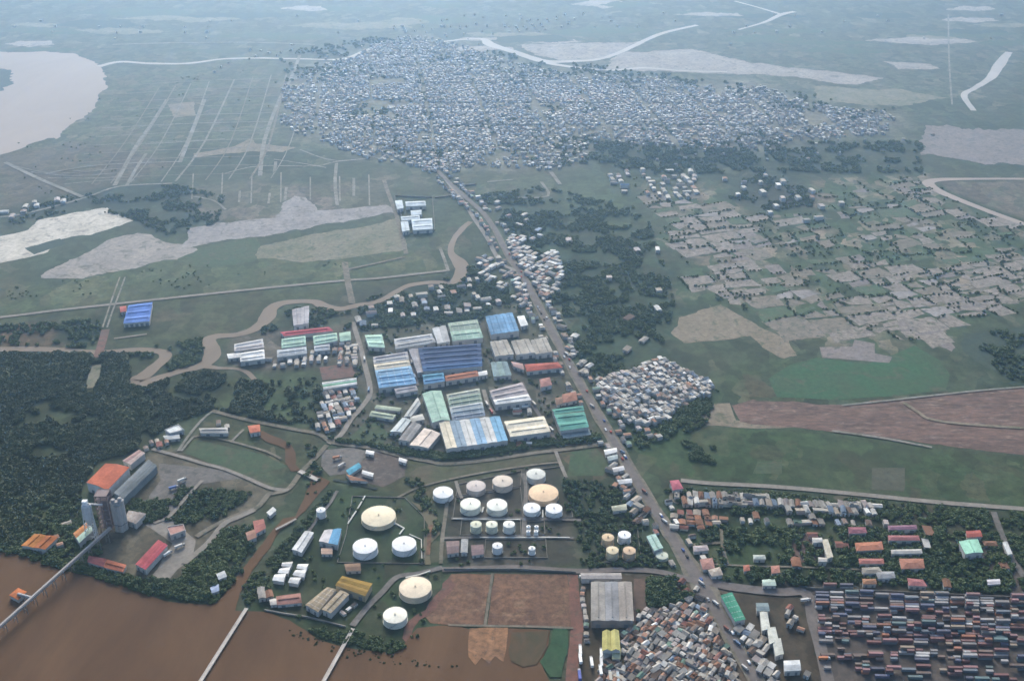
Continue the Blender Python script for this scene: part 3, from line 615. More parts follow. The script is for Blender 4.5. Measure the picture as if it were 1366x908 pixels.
    for i in range(nd):
        t = (i + .5) / nd; p = fa + (fb - fa) * t + nrm * .07; u = (fb - fa).normalized() * dw / 2
        v = MB(); v.v = [(*(p - u)[:2], 0), (*(p + u)[:2], 0), (*(p + u)[:2], dh), (*(p - u)[:2], dh)] + [(*(p - u + nrm * .12)[:2], 0), (*(p + u + nrm * .12)[:2], 0), (*(p + u + nrm * .12)[:2], dh), (*(p - u + nrm * .12)[:2], dh)]
        v.f = [(4, 5, 6, 7), (0, 4, 7, 3), (1, 2, 6, 5), (3, 7, 6, 2)]; v.build('door', M_STEEL, root, (.16, .17, .18))
    return root
WHT = (.80, .79, .75); CRM = (.78, .70, .54); MINT = (.40, .56, .45); SAGE = (.33, .40, .32); GRYW = (.50, .50, .49); LIL = (.42, .40, .41)
BLU = (.18, .34, .52); LBL = (.30, .46, .60); NAVY = (.065, .095, .17); BGR = (.40, .37, .32); TAN = (.36, .29, .20); TEALR = (.13, .33, .27)
REDR = (.42, .12, .085); TERR = (.40, .17, .10); ORNG = (.55, .20, .09); PINK = (.48, .32, .29); CRIM = (.45, .10, .12); DGR = (.15, .17, .18)
K = lambda base, f: tuple(min(.85, x * f) for x in base)
Bd = bld
# industrial park
Bd('warehouse', 'pale mint flat-roofed hall at corner of estate street and hut row', 'warehouse', [(487,447),(509,446),(513,463),(492,462)], 7, [K(MINT,1.25)] * 2)
Bd('warehouse', 'long low grey shed right of the pale mint corner hall', 'warehouse', [(526,452),(575,445),(581,456),(528,465)], 6, [GRYW, K(GRYW,.85)], strips=4)
Bd('warehouse', 'small streaked white shed between long grey shed and sage green hall', 'warehouse', [(577,438),(594,434),(600,455),(584,458)], 7, [K(GRYW,1.15), K(GRYW,.9)], axis='v')
Bd('warehouse', 'sage green twin-roofed hall beside the blue ribbed hall', 'warehouse', [(598,431),(636,426),(644,450),(604,454)], 8, [SAGE, K(MINT,.85)], strips=5)
Bd('warehouse', 'steel blue hall with four ribbed roof bays at top of estate', 'warehouse', [(648,422),(683,417),(692,441),(655,446)], 9, [K(BLU,.85), BLU, K(BLU,1.15), BLU], axis='v', strips=3)
Bd('factory', 'very large navy blue roofed factory in middle of estate', 'factory', [(558,464),(641,458),(643,488),(565,495)], 10, [NAVY, K(NAVY,1.15), NAVY, K(NAVY,1.3), (.07,.13,.25)], strips=0, doors=5)
Bd('factory', 'narrow grey lean-to along left flank of navy blue factory', 'factory', [(546,466),(557,465),(564,496),(557,497)], 7, [LIL], axis='v')
Bd('warehouse', 'blue-green two-bay shed in front of navy blue factory', 'warehouse', [(564,500),(591,497),(593,508),(566,512)], 8, [(.13,.30,.40), (.14,.28,.45)])
Bd('warehouse', 'long terracotta roofed block in front of navy blue factory', 'warehouse', [(594,501),(636,494),(638,501),(595,508)], 7, [TERR], doors=4)
Bd('shed', 'small bright white shed at right end of long terracotta block', 'shed', [(638,496),(649,494),(650,499),(639,501)], 6, [WHT])
Bd('warehouse', 'grey roofed block behind cream and blue hall beside estate street', 'warehouse', [(498,476),(543,469),(545,479),(499,485)], 8, [LIL, K(GRYW,.9)], strips=4)
Bd('warehouse', 'cream and sky blue striped hall by estate street', 'warehouse', [(499,486),(545,480),(555,511),(506,517)], 8, [K(CRM,.85), LBL, BLU, (.22,.40,.60)], strips=5, doors=4)
Bd('warehouse', 'lilac grey low shed in front of cream and sky blue hall', 'warehouse', [(526,518),(554,513),(557,520),(529,525)], 6, [LIL])
for i, (qd, w) in enumerate([([(654,456),(676,453),(685,472),(661,475)], 'leftmost'), ([(682,455),(705,452),(714,470),(689,473)], 'middle'), ([(708,454),(728,450),(737,469),(715,472)], 'rightmost')]):
    Bd('warehouse', 'beige roofed warehouse, %s of three alike below the blue ribbed hall' % w, 'warehouse', qd, 8, [BGR, K(BGR,1.1)], axis='v', group='three beige warehouses')
Bd('office_block', 'long red tiled roof building with pale wings beside main road', 'building', [(700,486),(744,483),(750,490),(703,495)], 6, [REDR], style='hip', doors=4)
Bd('shed', 'faded pink roofed shed at left end of long red tiled building', 'shed', [(682,482),(697,485),(699,493),(685,488)], 5, [PINK])
Bd('warehouse', 'teal grey twin shed left of faded pink shed', 'warehouse', [(655,483),(676,482),(682,500),(659,502)], 6, [(.25,.33,.33), (.30,.40,.37), (.22,.29,.30)], axis='v')
Bd('house', 'round-cornered villa with dull red hipped roof on estate lawn', 'house', [(720,506),(733,503),(736,513),(722,516)], 6, [(.38,.20,.17)], style='hip', doors=1)
Bd('warehouse', 'tall mint green hall with rounded ridge, deepest roof in estate', 'warehouse', [(564,525),(588,521),(600,560),(577,563)], 9, [K(MINT,1.05)], axis='v', strips=6, rise=2.2)
Bd('factory', 'grey-green factory with long parallel roof bays beside tall mint hall', 'factory', [(596,526),(639,518),(647,554),(604,560)], 9, [(.46,.48,.40), SAGE, K(SAGE,.8), (.50,.53,.52), (.28,.34,.38), (.24,.28,.33)], strips=4, doors=4)
Bd('warehouse', 'pinkish grey and white two-tone hall behind the cream hall', 'warehouse', [(653,521),(696,510),(708,533),(661,539)], 9, [(.42,.37,.36), (.46,.41,.40), K(WHT,.98)], doors=4)
Bd('factory', 'striped hall of cream and blue roof bays along the dark ditch', 'factory', [(586,563),(666,555),(677,587),(596,598)], 9, [CRM, (.30,.38,.45), K(WHT,.8), (.30,.45,.60), K(WHT,.8), (.24,.45,.62)], axis='v', doors=6)
Bd('warehouse', 'plain bright cream hall along ditch, right of striped hall', 'warehouse', [(673,562),(725,555),(734,575),(681,582)], 9, [K(CRM,1.08), K(CRM,1.08)], doors=4)
Bd('warehouse', 'teal green hall nearest corner of main road and ditch', 'warehouse', [(740,553),(779,549),(785,569),(748,574)], 9, [TEALR, K(TEALR,1.1)], doors=3)
Bd('warehouse', 'narrow teal green annex behind teal green corner hall', 'warehouse', [(737,546),(777,541),(779,547),(740,552)], 8, [K(TEALR,.95)], doors=0)
Bd('warehouse', 'low grey porch building in front of teal green corner hall', 'warehouse', [(749,577),(785,572),(788,579),(752,584)], 4, [(.27,.32,.33)])
Bd('house', 'rusty roofed cottage in the planted plot above teal hall', 'house', [(750,526),(768,522),(770,533),(752,537)], 5, [(.34,.17,.12)], style='hip')
Bd('house', 'brown roofed bungalow in front of rusty cottage', 'house', [(741,531),(750,529),(752,537),(743,540)], 4, [(.28,.18,.13)], style='hip')
for i, qd in enumerate([[(503,540),(535,544),(533,548),(500,544)], [(496,548),(528,553),(524,559),(493,554)]]):
    Bd('shed', 'sage roofed long shed by estate lawn, %s of the two' % ('farther', 'nearer')[i], 'shed', qd, 4, [(.40,.45,.34)], group='sage sheds on the lawn')
Bd('warehouse', 'thin pale shed slanting up beside tall mint hall', 'warehouse', [(557,530),(561,538),(548,555),(539,555)], 6, [(.52,.53,.50)], axis='v')
Bd('warehouse', 'cream L-wing branching off thin slanted pale shed', 'warehouse', [(547,556),(563,552),(566,559),(549,562)], 5, [(.58,.56,.50)])
Bd('warehouse', 'silver white slanted shed below thin slanted pale shed', 'warehouse', [(537,557),(548,560),(536,576),(521,575)], 6, [(.62,.66,.64)], axis='v', strips=4)
Bd('warehouse', 'dull grey slanted shed between silver shed and cream-pink hall', 'warehouse', [(551,562),(562,567),(546,588),(532,586)], 7, [(.30,.29,.28), (.33,.32,.31)], axis='v')
Bd('warehouse', 'bright cream-pink slanted hall at bottom corner of estate', 'warehouse', [(566,571),(587,578),(571,597),(547,593)], 7, [(.78,.66,.56)], axis='v', doors=3)
# western group on the creek
Bd('warehouse', 'pale grey roofed hall behind the brilliant white hall by creek', 'warehouse', [(313,459),(350,452),(352,463),(313,468)], 7, [(.58,.57,.56), (.52,.48,.46)], strips=3)
Bd('warehouse', 'brilliant white hall on creek bend', 'warehouse', [(320,471),(352,466),(353,478),(321,482)], 7, [WHT, WHT])
Bd('warehouse', 'small white annex at left end of brilliant white hall', 'warehouse', [(303,472),(319,470),(320,476),(305,478)], 5, [WHT])
Bd('warehouse', 'square lilac grey hall close under creek loop', 'warehouse', [(390,413),(412,408),(411,431),(392,434)], 8, [LIL, K(LIL,1.1)], axis='v')
Bd('warehouse', 'long crimson roofed range above mint halls', 'warehouse', [(374,443),(438,436),(444,441),(379,448)], 6, [CRIM], doors=4)
Bd('warehouse', 'mint green hall, left one below crimson range', 'warehouse', [(376,452),(407,448),(408,460),(376,464)], 7, [MINT, K(MINT,.9)], strips=3)
Bd('warehouse', 'ice grey hall in front of left mint hall', 'warehouse', [(370,467),(408,462),(409,471),(370,476)], 6, [(.46,.49,.51)], strips=4)
Bd('warehouse', 'mint green hall, middle one below crimson range', 'warehouse', [(418,448),(449,444),(450,454),(419,460)], 7, [MINT, K(MINT,.95)], strips=3)
Bd('warehouse', 'ice grey hall in front of middle mint hall', 'warehouse', [(419,461),(439,459),(440,466),(420,468)], 6, [(.46,.48,.50)])
Bd('warehouse', 'small square mint hall next to estate street', 'warehouse', [(453,444),(467,442),(468,453),(454,455)], 6, [MINT])
Bd('warehouse', 'long hall with white edges and green middle roof above hut cluster', 'warehouse', [(430,510),(475,504),(476,512),(432,519)], 6, [K(WHT,.85), (.25,.47,.33), K(WHT,.85)], rise=.6)
Bd('warehouse', 'vivid blue roofed hall alone beside airstrip-like road', 'warehouse', [(172,407),(203,403),(199,428),(165,431)], 7, [(.13,.24,.58), (.12,.22,.54), (.15,.26,.60)], doors=5)
Bd('shed', 'small red shed at left side of vivid blue hall', 'shed', [(160,409),(168,408),(168,415),(161,416)], 5, [(.45,.14,.12)])
for i, (qd, c) in enumerate([([(541,269),(567,268),(568,274),(542,275)], 'farthest white row building of the fenced compound'), ([(548,281),(562,280),(562,286),(549,287)], 'short white building in middle of fenced compound'), ([(535,289),(559,287),(560,292),(536,294)], 'thin white building below short one in fenced compound'),
        ([(535,296),(544,295),(546,307),(537,309)], 'upright white block at road side of fenced compound'), ([(549,293),(576,291),(577,305),(551,307)], 'largest pale blue hall of fenced compound'), ([(527,268),(536,267),(538,277),(530,279)], 'small pale block at gate of fenced compound')]):
    Bd('hall', c, 'building', qd, 7, [(.62,.68,.70)] * (2 if i == 4 else 1), group='fenced compound', axis='v' if i == 3 else 'u')
# riverside plant
Bd('factory', 'big orange-red roofed hall at edge of mangrove wood', 'factory', [(141,618),(172,623),(143,653),(116,643)], 12, [(.50,.15,.085)], axis='v', wall=(.62,.60,.57), rise=1.4, doors=2, vents=False)
Bd('factory', 'dark slate long building against orange-red hall', 'factory', [(198,613),(209,621),(165,664),(152,657)], 9, [(.20,.22,.23), (.13,.15,.16)], axis='v', wall=(.22,.25,.25), doors=0)
Bd('shed', 'pink roofed sheds between orange-red hall and hut cluster', 'shed', [(164,614),(185,600),(193,604),(174,619)], 8, [PINK, (.52,.40,.36)], doors=1)
Bd('warehouse', 'orange and mint two-tone shed at foot of white tower', 'warehouse', [(98,711),(116,696),(124,706),(106,723)], 9, [(.50,.22,.09), (.42,.55,.46)], wall=(.42,.40,.38))
Bd('warehouse', 'rust orange roofed warehouse close to frame edge and river', 'warehouse', [(46,712),(77,716),(60,732),(29,727)], 7, [(.46,.19,.06), (.42,.15,.06)], axis='v')
Bd('warehouse', 'crimson pink roofed long shed beside sandy yard', 'warehouse', [(211,720),(223,727),(194,759),(181,752)], 7, [(.48,.12,.13), (.44,.10,.12)], axis='v', doors=2)
Bd('house', 'brown-red roofed house on river bank left of crimson shed', 'house', [(119,741),(141,745),(138,755),(117,749)], 5, [(.36,.13,.12)])
Bd('house', 'orange-red roofed house on river bank next to crimson shed', 'house', [(143,746),(168,753),(164,762),(139,756)], 5, [(.42,.15,.09)])
Bd('house', 'small salmon roofed block beside plant track', 'house', [(223,703),(244,699),(247,707),(228,714)], 6, [(.48,.28,.24)], style='flat')
Bd('workshop', 'beige roofed workshop right of concrete silos', 'workshop', [(172,681),(194,685),(181,698),(166,692)], 7, [(.36,.32,.29), (.33,.29,.27)], axis='v')
Bd('boathouse', 'orange roofed hut on stilts over river by conveyor', 'hut', [(24,784),(35,789),(24,799),(13,793)], 5, [(.55,.18,.07)], style='hip', doors=0)
Bd('house', 'white roofed office by hut cluster above plant', 'house', [(220,573),(238,566),(245,573),(227,578)], 6, [(.66,.67,.64)], style='flat')
Bd('house', 'low pale roofed block just below white roofed office', 'house', [(218,581),(238,579),(240,584),(221,586)], 4, [(.60,.60,.57)])
Bd('house', 'orange roofed house at bend of estate lane', 'house', [(331,568),(346,566),(347,575),(334,577)], 6, [(.55,.19,.12)], style='hip')
Bd('house', 'grey roofed long house across field from orange roofed house', 'house', [(266,571),(303,570),(304,577),(268,577)], 5, [(.40,.39,.37)])
Bd('house', 'faded red roofed house beside canal track', 'house', [(338,695),(351,692),(354,704),(341,711)], 5, [(.40,.17,.14)])
Bd('house', 'brown roofed hut down the canal track from faded red house', 'house', [(328,710),(339,706),(342,716),(331,720)], 5, [(.34,.20,.15)])
Bd('shed', 'small white shed on track above faded red house', 'shed', [(356,683),(364,676),(368,680),(360,687)], 5, [WHT])
Bd('shed', 'pale blue roofed boat shed in shore trees', 'shed', [(281,783),(291,779),(292,787),(283,790)], 5, [(.34,.40,.52)])
Bd('shed', 'grey-white roofed hut in shore trees above pale blue shed', 'shed', [(289,765),(299,761),(302,768),(292,772)], 5, [(.55,.57,.57)])
# tank depot by the jetties
Bd('warehouse', 'long narrow white shed on grass left of blue-white shed', 'warehouse', [(407,708),(418,710),(402,736),(390,732)], 6, [(.64,.64,.62)], axis='v', strips=4, doors=1)
Bd('warehouse', 'half white half blue roofed shed on depot grass', 'warehouse', [(433,707),(455,705),(450,726),(426,721)], 7, [(.70,.66,.65), (.16,.36,.55)], axis='v')
Bd('house', 'small peach roofed hut in front of half blue shed', 'house', [(429,731),(443,730),(443,738),(429,738)], 4, [(.58,.40,.30)])
CP = [[(377,750),(390,749),(388,755),(376,754)], [(374,758),(387,756),(384,764),(371,763)], [(367,766),(381,765),(378,775),(364,773)], [(398,752),(411,752),(408,759),(396,757)], [(395,760),(408,760),(405,769),(391,766)], [(388,770),(401,770),(397,778),(385,776)]]
for i, qd in enumerate(CP):
    Bd('canopy_shed', 'white depot canopy, %s of the %s line of three' % (('far end', 'middle', 'near end')[i % 3], ('outer', 'inner')[i // 3]), 'canopy', qd, 4.5, [WHT], group='six white depot canopies', doors=0)
Bd('warehouse', 'tan roofed shed, outer of two running down to river wall', 'warehouse', [(436,783),(448,786),(424,815),(408,806)], 7, [TAN, K(TAN,.9)], axis='v', strips=5)
Bd('warehouse', 'tan roofed shed, inner of two running down to river wall', 'warehouse', [(454,787),(465,792),(441,817),(430,812)], 7, [K(TAN,1.1)], axis='v', strips=5)
Bd('warehouse', 'mustard yellow roofed hall above the two tan sheds', 'warehouse', [(457,768),(496,778),(487,794),(448,780)], 8, [(.34,.22,.06), (.31,.20,.06)], wall=(.42,.34,.22), doors=3)
Bd('house', 'low red-brown roofed block on depot waterfront', 'house', [(369,795),(400,791),(402,803),(370,806)], 4, [(.32,.17,.14)])
Bd('house', 'small cream hut at left end of red-brown waterfront block', 'house', [(360,799),(368,798),(369,805),(361,806)], 4, [(.62,.58,.52)])
Bd('house', 'brown roofed gatehouse above mustard hall', 'house', [(460,752),(480,751),(481,760),(462,761)], 4, [(.30,.20,.14)])
# central and right-hand plots
Bd('shed', 'small ribbed grey shed at left of lower tank row', 'shed', [(616,719),(624,719),(623,736),(615,736)], 5, [(.44,.44,.43)], axis='v', strips=3)
Bd('house', 'pinkish brown roofed house left of ribbed grey shed', 'house', [(596,722),(612,721),(612,736),(597,738)], 5, [(.27,.20,.19)])
Bd('house', 'pinkish brown roofed house right of ribbed grey shed', 'house', [(629,727),(644,726),(645,738),(630,740)], 4, [(.25,.18,.18)])
Bd('warehouse', 'large grey three-bay hall beside brown fields and junction', 'warehouse', [(789,776),(842,776),(845,827),(789,827)], 9, [(.36,.335,.30), (.31,.31,.315), (.38,.34,.30)], axis='v', doors=3, wall=(.25,.22,.2))
Bd('warehouse', 'long pale grey shed behind large grey three-bay hall', 'warehouse', [(775,764),(828,764),(829,771),(776,771)], 6, [(.38,.35,.33)])
Bd('warehouse', 'yellow barrel roofed shed beside dense settlement', 'warehouse', [(804,842),(825,841),(827,867),(804,867)], 8, [(.55,.50,.19), (.58,.53,.21)], axis='v', rise=2.2)
Bd('shed', 'dim yellow lean-to in front of yellow barrel roofed shed', 'shed', [(818,867),(828,867),(827,878),(817,878)], 5, [(.42,.42,.27)])
Bd('market_hall', 'green roofed market hall at road junction', 'market', [(962,794),(976,790),(994,825),(981,828)], 7, [(.06,.26,.17), (.08,.30,.20)], axis='v', strips=5)
Bd('shed', 'slate blue roofed shed right of green market hall', 'shed', [(1009,804),(1024,804),(1026,814),(1010,814)], 6, [(.24,.30,.31)])
for i, (qd, w) in enumerate([([(1014,816),(1023,816),(1027,838),(1017,840)], 'farthest from river'), ([(1024,838),(1034,836),(1038,854),(1027,858)], 'in middle'), ([(1031,854),(1041,851),(1045,871),(1035,874)], 'nearest container yard gate')]):
    Bd('warehouse', 'cream-white narrow shed, %s of a stepped line of three' % w, 'warehouse', qd, 6, [(.62,.62,.54)], axis='v', group='stepped cream sheds', strips=3)
Bd('warehouse', 'square white roofed shed at bottom beside container yard', 'warehouse', [(1046,881),(1066,880),(1068,893),(1047,894)], 6, [(.62,.64,.64)])
Bd('shed', 'pale mint roofed hut on road between junction and yard', 'shed', [(1017,773),(1033,772),(1035,780),(1018,780)], 5, [(.46,.55,.47)])
Bd('shed', 'mint roofed shed between small tanks and main road', 'shed', [(863,715),(874,712),(884,730),(873,734)], 6, [(.42,.58,.50)], axis='v', strips=3)
Bd('hall', 'bright mint roofed hall among trees near frame edge', 'hall', [(1280,722),(1304,719),(1311,736),(1288,738)], 8, [(.36,.64,.48)], axis='v')
Bd('hall', 'red roofed hall behind bright mint hall', 'hall', [(1289,708),(1307,707),(1310,715),(1290,716)], 6, [(.40,.12,.10)])
RB = [([(1141,724),(1176,722),(1178,732),(1143,734)], (.52,.20,.11), 'orange roofed barrack, broadest of the group by brick yard'), ([(1146,745),(1178,745),(1179,751),(1147,751)], (.42,.15,.12), 'narrow dull red roofed barrack below broad orange one'),
      ([(1185,714),(1225,714),(1227,720),(1186,720)], (.38,.14,.14), 'long dark red roofed barrack at top of the group'), ([(1132,703),(1154,703),(1156,710),(1133,711)], (.32,.11,.14), 'maroon roofed barrack behind broad orange one'),
      ([(1189,733),(1229,732),(1230,737),(1190,738)], (.52,.50,.46), 'pale grey roofed barrack between red roofs'), ([(1200,745),(1231,745),(1233,757),(1203,758)], (.45,.19,.12), 'square orange-brown roofed barrack below pale grey one'),
      ([(1185,701),(1222,700),(1223,705),(1186,706)], (.27,.13,.19), 'purple-brown roofed barrack, farthest of the group'), ([(1151,772),(1168,772),(1169,778),(1152,778)], (.46,.22,.11), 'small orange roofed barrack near container yard'),
      ([(1211,771),(1231,773),(1236,781),(1213,780)], (.44,.16,.16), 'rose red roofed barrack near container yard'), ([(1150,757),(1172,756),(1178,764),(1152,764)], (.34,.31,.26), 'khaki roofed barrack above small orange one'),
      ([(1168,762),(1192,762),(1194,770),(1172,771)], (.34,.35,.36), 'grey roofed barrack beside khaki one')]
for qd, c, lb in RB: Bd('barrack', lb, 'barrack', qd, 5, [tuple(.8 * x + .2 * .2 for x in c)], style='hip', group='barracks among trees', doors=3)
Bd('school', 'white wing facing brick yard, upright leg of the C', 'building', [(1097,720),(1104,719),(1111,742),(1104,744)], 6, [(.60,.55,.44)], axis='v')
Bd('school', 'white wing at upper end of the C around brick yard', 'building', [(1084,717),(1096,717),(1097,722),(1085,723)], 6, [(.58,.56,.52)])
Bd('school', 'white wing at lower end of the C around brick yard', 'building', [(1092,743),(1103,744),(1103,748),(1092,748)], 6, [(.58,.55,.50)])
Bd('shed', 'slim white shed standing alone on lane near frame edge', 'shed', [(1338,723),(1343,722),(1350,738),(1345,739)], 5, [(.55,.56,.54)], axis='v')
Bd('shed', 'white roofed hut in dark trees above container yard', 'shed', [(1317,773),(1333,772),(1334,778),(1318,779)], 5, [(.66,.64,.66)])
Bd('house', 'crimson roofed house where side road leaves main road', 'house', [(894,641),(905,640),(911,651),(898,653)], 6, [(.42,.13,.16)], style='hip')
for i, (qd, c, lb) in enumerate([([(806,600),(822,597),(823,602),(808,606)], WHT, 'white roofed long stall, farthest beside main road'), ([(810,609),(823,606),(824,611),(812,614)], (.42,.48,.47), 'grey-teal roofed stall beside main road'), ([(817,624),(831,621),(833,626),(819,629)], (.66,.64,.62), 'white roofed stall in middle of roadside row'), ([(824,640),(842,638),(843,643),(826,645)], (.60,.60,.60), 'pale roofed stall nearest in roadside row'), ([(816,675),(835,672),(836,679),(818,681)], (.42,.42,.32), 'khaki roofed block on lane beside main road')]):
    Bd('stall', lb, 'stall', qd, 4.5, [c], group='roadside stalls', doors=1)
for qd, c, lb in [([(925,728),(943,727),(945,733),(926,735)], (.46,.40,.40), 'pale pink roofed house right after lane turn by main road'), ([(934,746),(950,744),(953,757),(938,759)], (.36,.20,.17), 'red-brown roofed house in plot beside junction'), ([(945,760),(960,756),(964,766),(950,768)], (.44,.38,.32), 'tan roofed house nearest junction'),
                  ([(992,754),(999,753),(1000,760),(993,761)], (.44,.18,.13), 'tiny red hut in green plot, left of two'), ([(1029,755),(1039,754),(1040,763),(1030,764)], (.44,.22,.17), 'tiny red hut in green plot, right of two'), ([(1005,740),(1020,740),(1021,745),(1006,745)], (.48,.52,.48), 'mint-white hut in middle of green plot')]:
    Bd('house', lb, 'house', qd, 4.5, [c], style='hip', doors=1)
Bd('house', 'white domed pavilion between blue hall and main road', 'house', [(690,422),(699,421),(704,433),(695,435)], 6, [WHT], style='hip')
for i, (qd, c) in enumerate([([(489,600),(499,602),(498,606),(488,604)], WHT), ([(533,610),(543,613),(541,617),(532,614)], WHT), ([(484,627),(498,631),(497,635),(483,631)], WHT), ([(462,627),(478,617),(482,622),(466,633)], (.12,.36,.48)), ([(462,632),(474,636),(490,641),(468,640)], (.40,.22,.14))]):
    Bd('hut', ['white roofed hut nearest dark ditch on muddy yard', 'white roofed hut at right end of muddy yard', 'white roofed long hut in middle of muddy yard', 'bright blue tarpaulin-roofed hut between gravel and muddy yards', 'rusty low lean-to below blue tarpaulin hut'][i], 'hut', qd, 4, [c], doors=1)

# ------------------------------------------------------------------ storage tanks
def tank(cu, cv, wpx, hpx, col, label, group, wall=None, dome=.05):
    base = G(cu, cv, 0)
    # height from the wall seen below the rim, radius from the rim's width
    dep = math.atan2(H, math.hypot(base[0], base[1])); mpp = H / (F_PX * math.sin(PITCH) + (cv - 454) * math.cos(PITCH))
    h = hpx * mpp / math.cos(dep) * 1.25; x, y, _ = G(cu, cv, h); mpp *= (H - h) / H; r = wpx * mpp / 2
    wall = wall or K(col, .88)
    root = empty('storage_tank', (x, y, 0), label, 'tank', group)
    OCC.append([(x + r * 1.25 * math.cos(a), y + r * 1.25 * math.sin(a)) for a in np.linspace(0, 6.28, 13)[:-1]])
    nseg = 48 if r > 8 else 28
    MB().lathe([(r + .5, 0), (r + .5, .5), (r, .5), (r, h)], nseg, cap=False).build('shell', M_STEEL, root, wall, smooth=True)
    b = MB(); cz = h + r * dome
    rings = [(r + .12, h + .0), (r + .12, h + .25), (r - .1, h + .28)] + [(r * k, h + .28 + (cz - h) * (1 - k * k)) for k in (.8, .55, .3, .06)]
    ro = b.lathe(rings, nseg).build('roof', M_STEEL, root, col, smooth=True)
    MB().lathe([(.55, cz + .1), (.55, cz + 1.0), (.9, cz + 1.0), (.9, cz + 1.2)], 10).build('roof_vent', M_STEEL, ro, K(col, .75))
    g = MB()
    if r > 4:
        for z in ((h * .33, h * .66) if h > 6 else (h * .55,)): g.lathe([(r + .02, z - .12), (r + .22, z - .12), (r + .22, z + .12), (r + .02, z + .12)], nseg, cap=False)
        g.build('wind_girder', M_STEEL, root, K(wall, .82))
        st = MB(); n = max(8, int(h / .6)); a0 = R.uniform(3.6, 5.6)
        for i in range(n):
            a = a0 + i * h / n * 1.15 / r; z = h * (i + .5) / n
            st.bar(((r + .05) * math.cos(a), (r + .05) * math.sin(a), z), ((r + .95) * math.cos(a), (r + .95) * math.sin(a), z), .75, .14)
        st.build('stairway', M_STEEL, root, (.33, .33, .32))
        rl = MB(); k = nseg
        for i in range(k):
            a, c = 2 * math.pi * i / k, 2 * math.pi * (i + 1) / k
            rl.bar((r * math.cos(a), r * math.sin(a), h + 1.1), (r * math.cos(c), r * math.sin(c), h + 1.1), .07)
            if i % 3 == 0: rl.bar((r * math.cos(a), r * math.sin(a), h + .2), (r * math.cos(a), r * math.sin(a), h + 1.1), .07)
        rl.build('handrail', M_STEEL, root, (.6, .6, .58))
    return root, (x, y, r, h)
TW = (.82, .82, .80); TC = (.74, .64, .46); TY = (.72, .72, .58); TO = (.74, .53, .34); TT = (.62, .47, .30)
GA, GB_, GC = 'tanks of the jetty depot', 'tanks of the central depot', 'small tanks by the main road'
TK = [(505,688,45.5,4.2,TC,'largest cream tank, alone in grass of jetty depot',GA), (487,728,32.5,6.5,TW,'white tank below the cream one, nearer half blue shed',GA), (539,725,32,5.5,TW,'white tank below the cream one, nearer olive pond',GA),
 (554,783,43,5.6,(.74,.62,.46),'cream domed tank near mustard hall and red dirt strip',GA), (527,820,32,5.8,(.80,.76,.64),'ivory tank nearest the river bank',GA), (428,680,12,6.5,TW,'small white water tank alone by canal track',None),
 (591,656.5,26.5,5,TW,'white tank at left corner of central depot by pond',GB_), (635,648,25.5,5,(.52,.46,.42),'dull grey-pink tank in back row of central depot',GB_), (670.5,641.5,27,6,(.60,.52,.43),'rusty-topped tank in back row of central depot',GB_), (715,632,25,5.5,(.62,.62,.56),'off-white tank farthest back in central depot',GB_),
 (725,657,39.5,5,TO,'big orange-topped tank of central depot',GB_), (627.5,672,27,6,(.80,.80,.68),'pale yellow-white tank, left of front pair',GB_), (663,673,27,6,(.82,.82,.72),'pale yellow-white tank, right of front pair',GB_), (709.5,677,22.5,5,TW,'white tank below orange-topped tank, left one',GB_), (739,678,22,5.5,TW,'white tank below orange-topped tank, right one',GB_),
 (635,699,15,6.5,(.60,.60,.46),'greyish yellow small tank, leftmost in row of three',GB_), (656,699,15.5,6.5,(.70,.70,.56),'pale yellow small tank, middle of row of three',GB_), (679,699,15.5,6.5,(.78,.78,.72),'whitest small tank, rightmost in row of three',GB_),
 (705,702,5.6,4,TW,'tiny white tank, far left of four in a square',GB_), (715.7,702,5.6,4,TW,'tiny white tank, far right of four in a square',GB_), (704.7,708.5,5.6,4,TW,'tiny white tank, near left of four in a square',GB_), (715,708.5,5.6,4,TW,'tiny white tank, near right of four in a square',GB_),
 (663.5,727.5,13.5,6,TW,'white upright tank in bottom row of central depot, larger one',GB_), (709.6,731,9,5,TW,'white upright tank in bottom row of central depot, smaller one',GB_),
 (811,716.5,16,6.5,TT,'tan small tank at back beside mint shed group',GC), (833,713,17,6.5,TW,'only white tank among tan ones by main road',GC), (817,733.5,16.5,7,(.64,.54,.36),'yellow-tan small tank in front, left one',GC), (839.5,734,16.7,7,(.62,.45,.30),'orange-tan small tank in front, right one',GC), (883,740.5,16.5,2.6,(.56,.58,.46),'low khaki tank touching verge of main road',GC)]
TANKPOS = []
for a in TK: TANKPOS.append(tank(*a, dome=.08 if a[2] > 12 else .12)[1])
M_BUND = M_CONC
def bund(px, label, h=1.0, closed=True, w=.55, name='bund_wall', cat='wall'):
    P = W(px); c = np.mean(P, axis=0); mb = MB(); n = len(P)
    for i in range(n if closed else n - 1):
        a, b = P[i], P[(i + 1) % n]; mb.bar((a[0] - c[0], a[1] - c[1], h / 2), (b[0] - c[0], b[1] - c[1], h / 2), w, h)
    return tag(mb.build(name, M_BUND, None, (.20, .19, .17), (c[0], c[1], 0)), label, cat)
bund([(608,664),(694,650),(699,690),(604,691)], 'low concrete bund round pair of pale yellow-white tanks')
bund([(612,646),(696,628),(694,648),(608,662)], 'low concrete bund round dull tanks of back row')
bund([(702,628),(752,622),(764,690),(703,690)], 'low concrete bund round big orange-topped tank')
bund([(616,694),(694,694),(695,714),(614,714)], 'low concrete bund round row of three small tanks')
bund([(697,695),(726,695),(727,713),(697,713)], 'low concrete bund round four tiny white tanks')
bund([(648,719),(728,719),(730,744),(646,744)], 'low concrete bund round bottom row of upright tanks')
bund([(800,708),(850,704),(856,750),(802,750)], 'low concrete bund round tan tanks by main road')
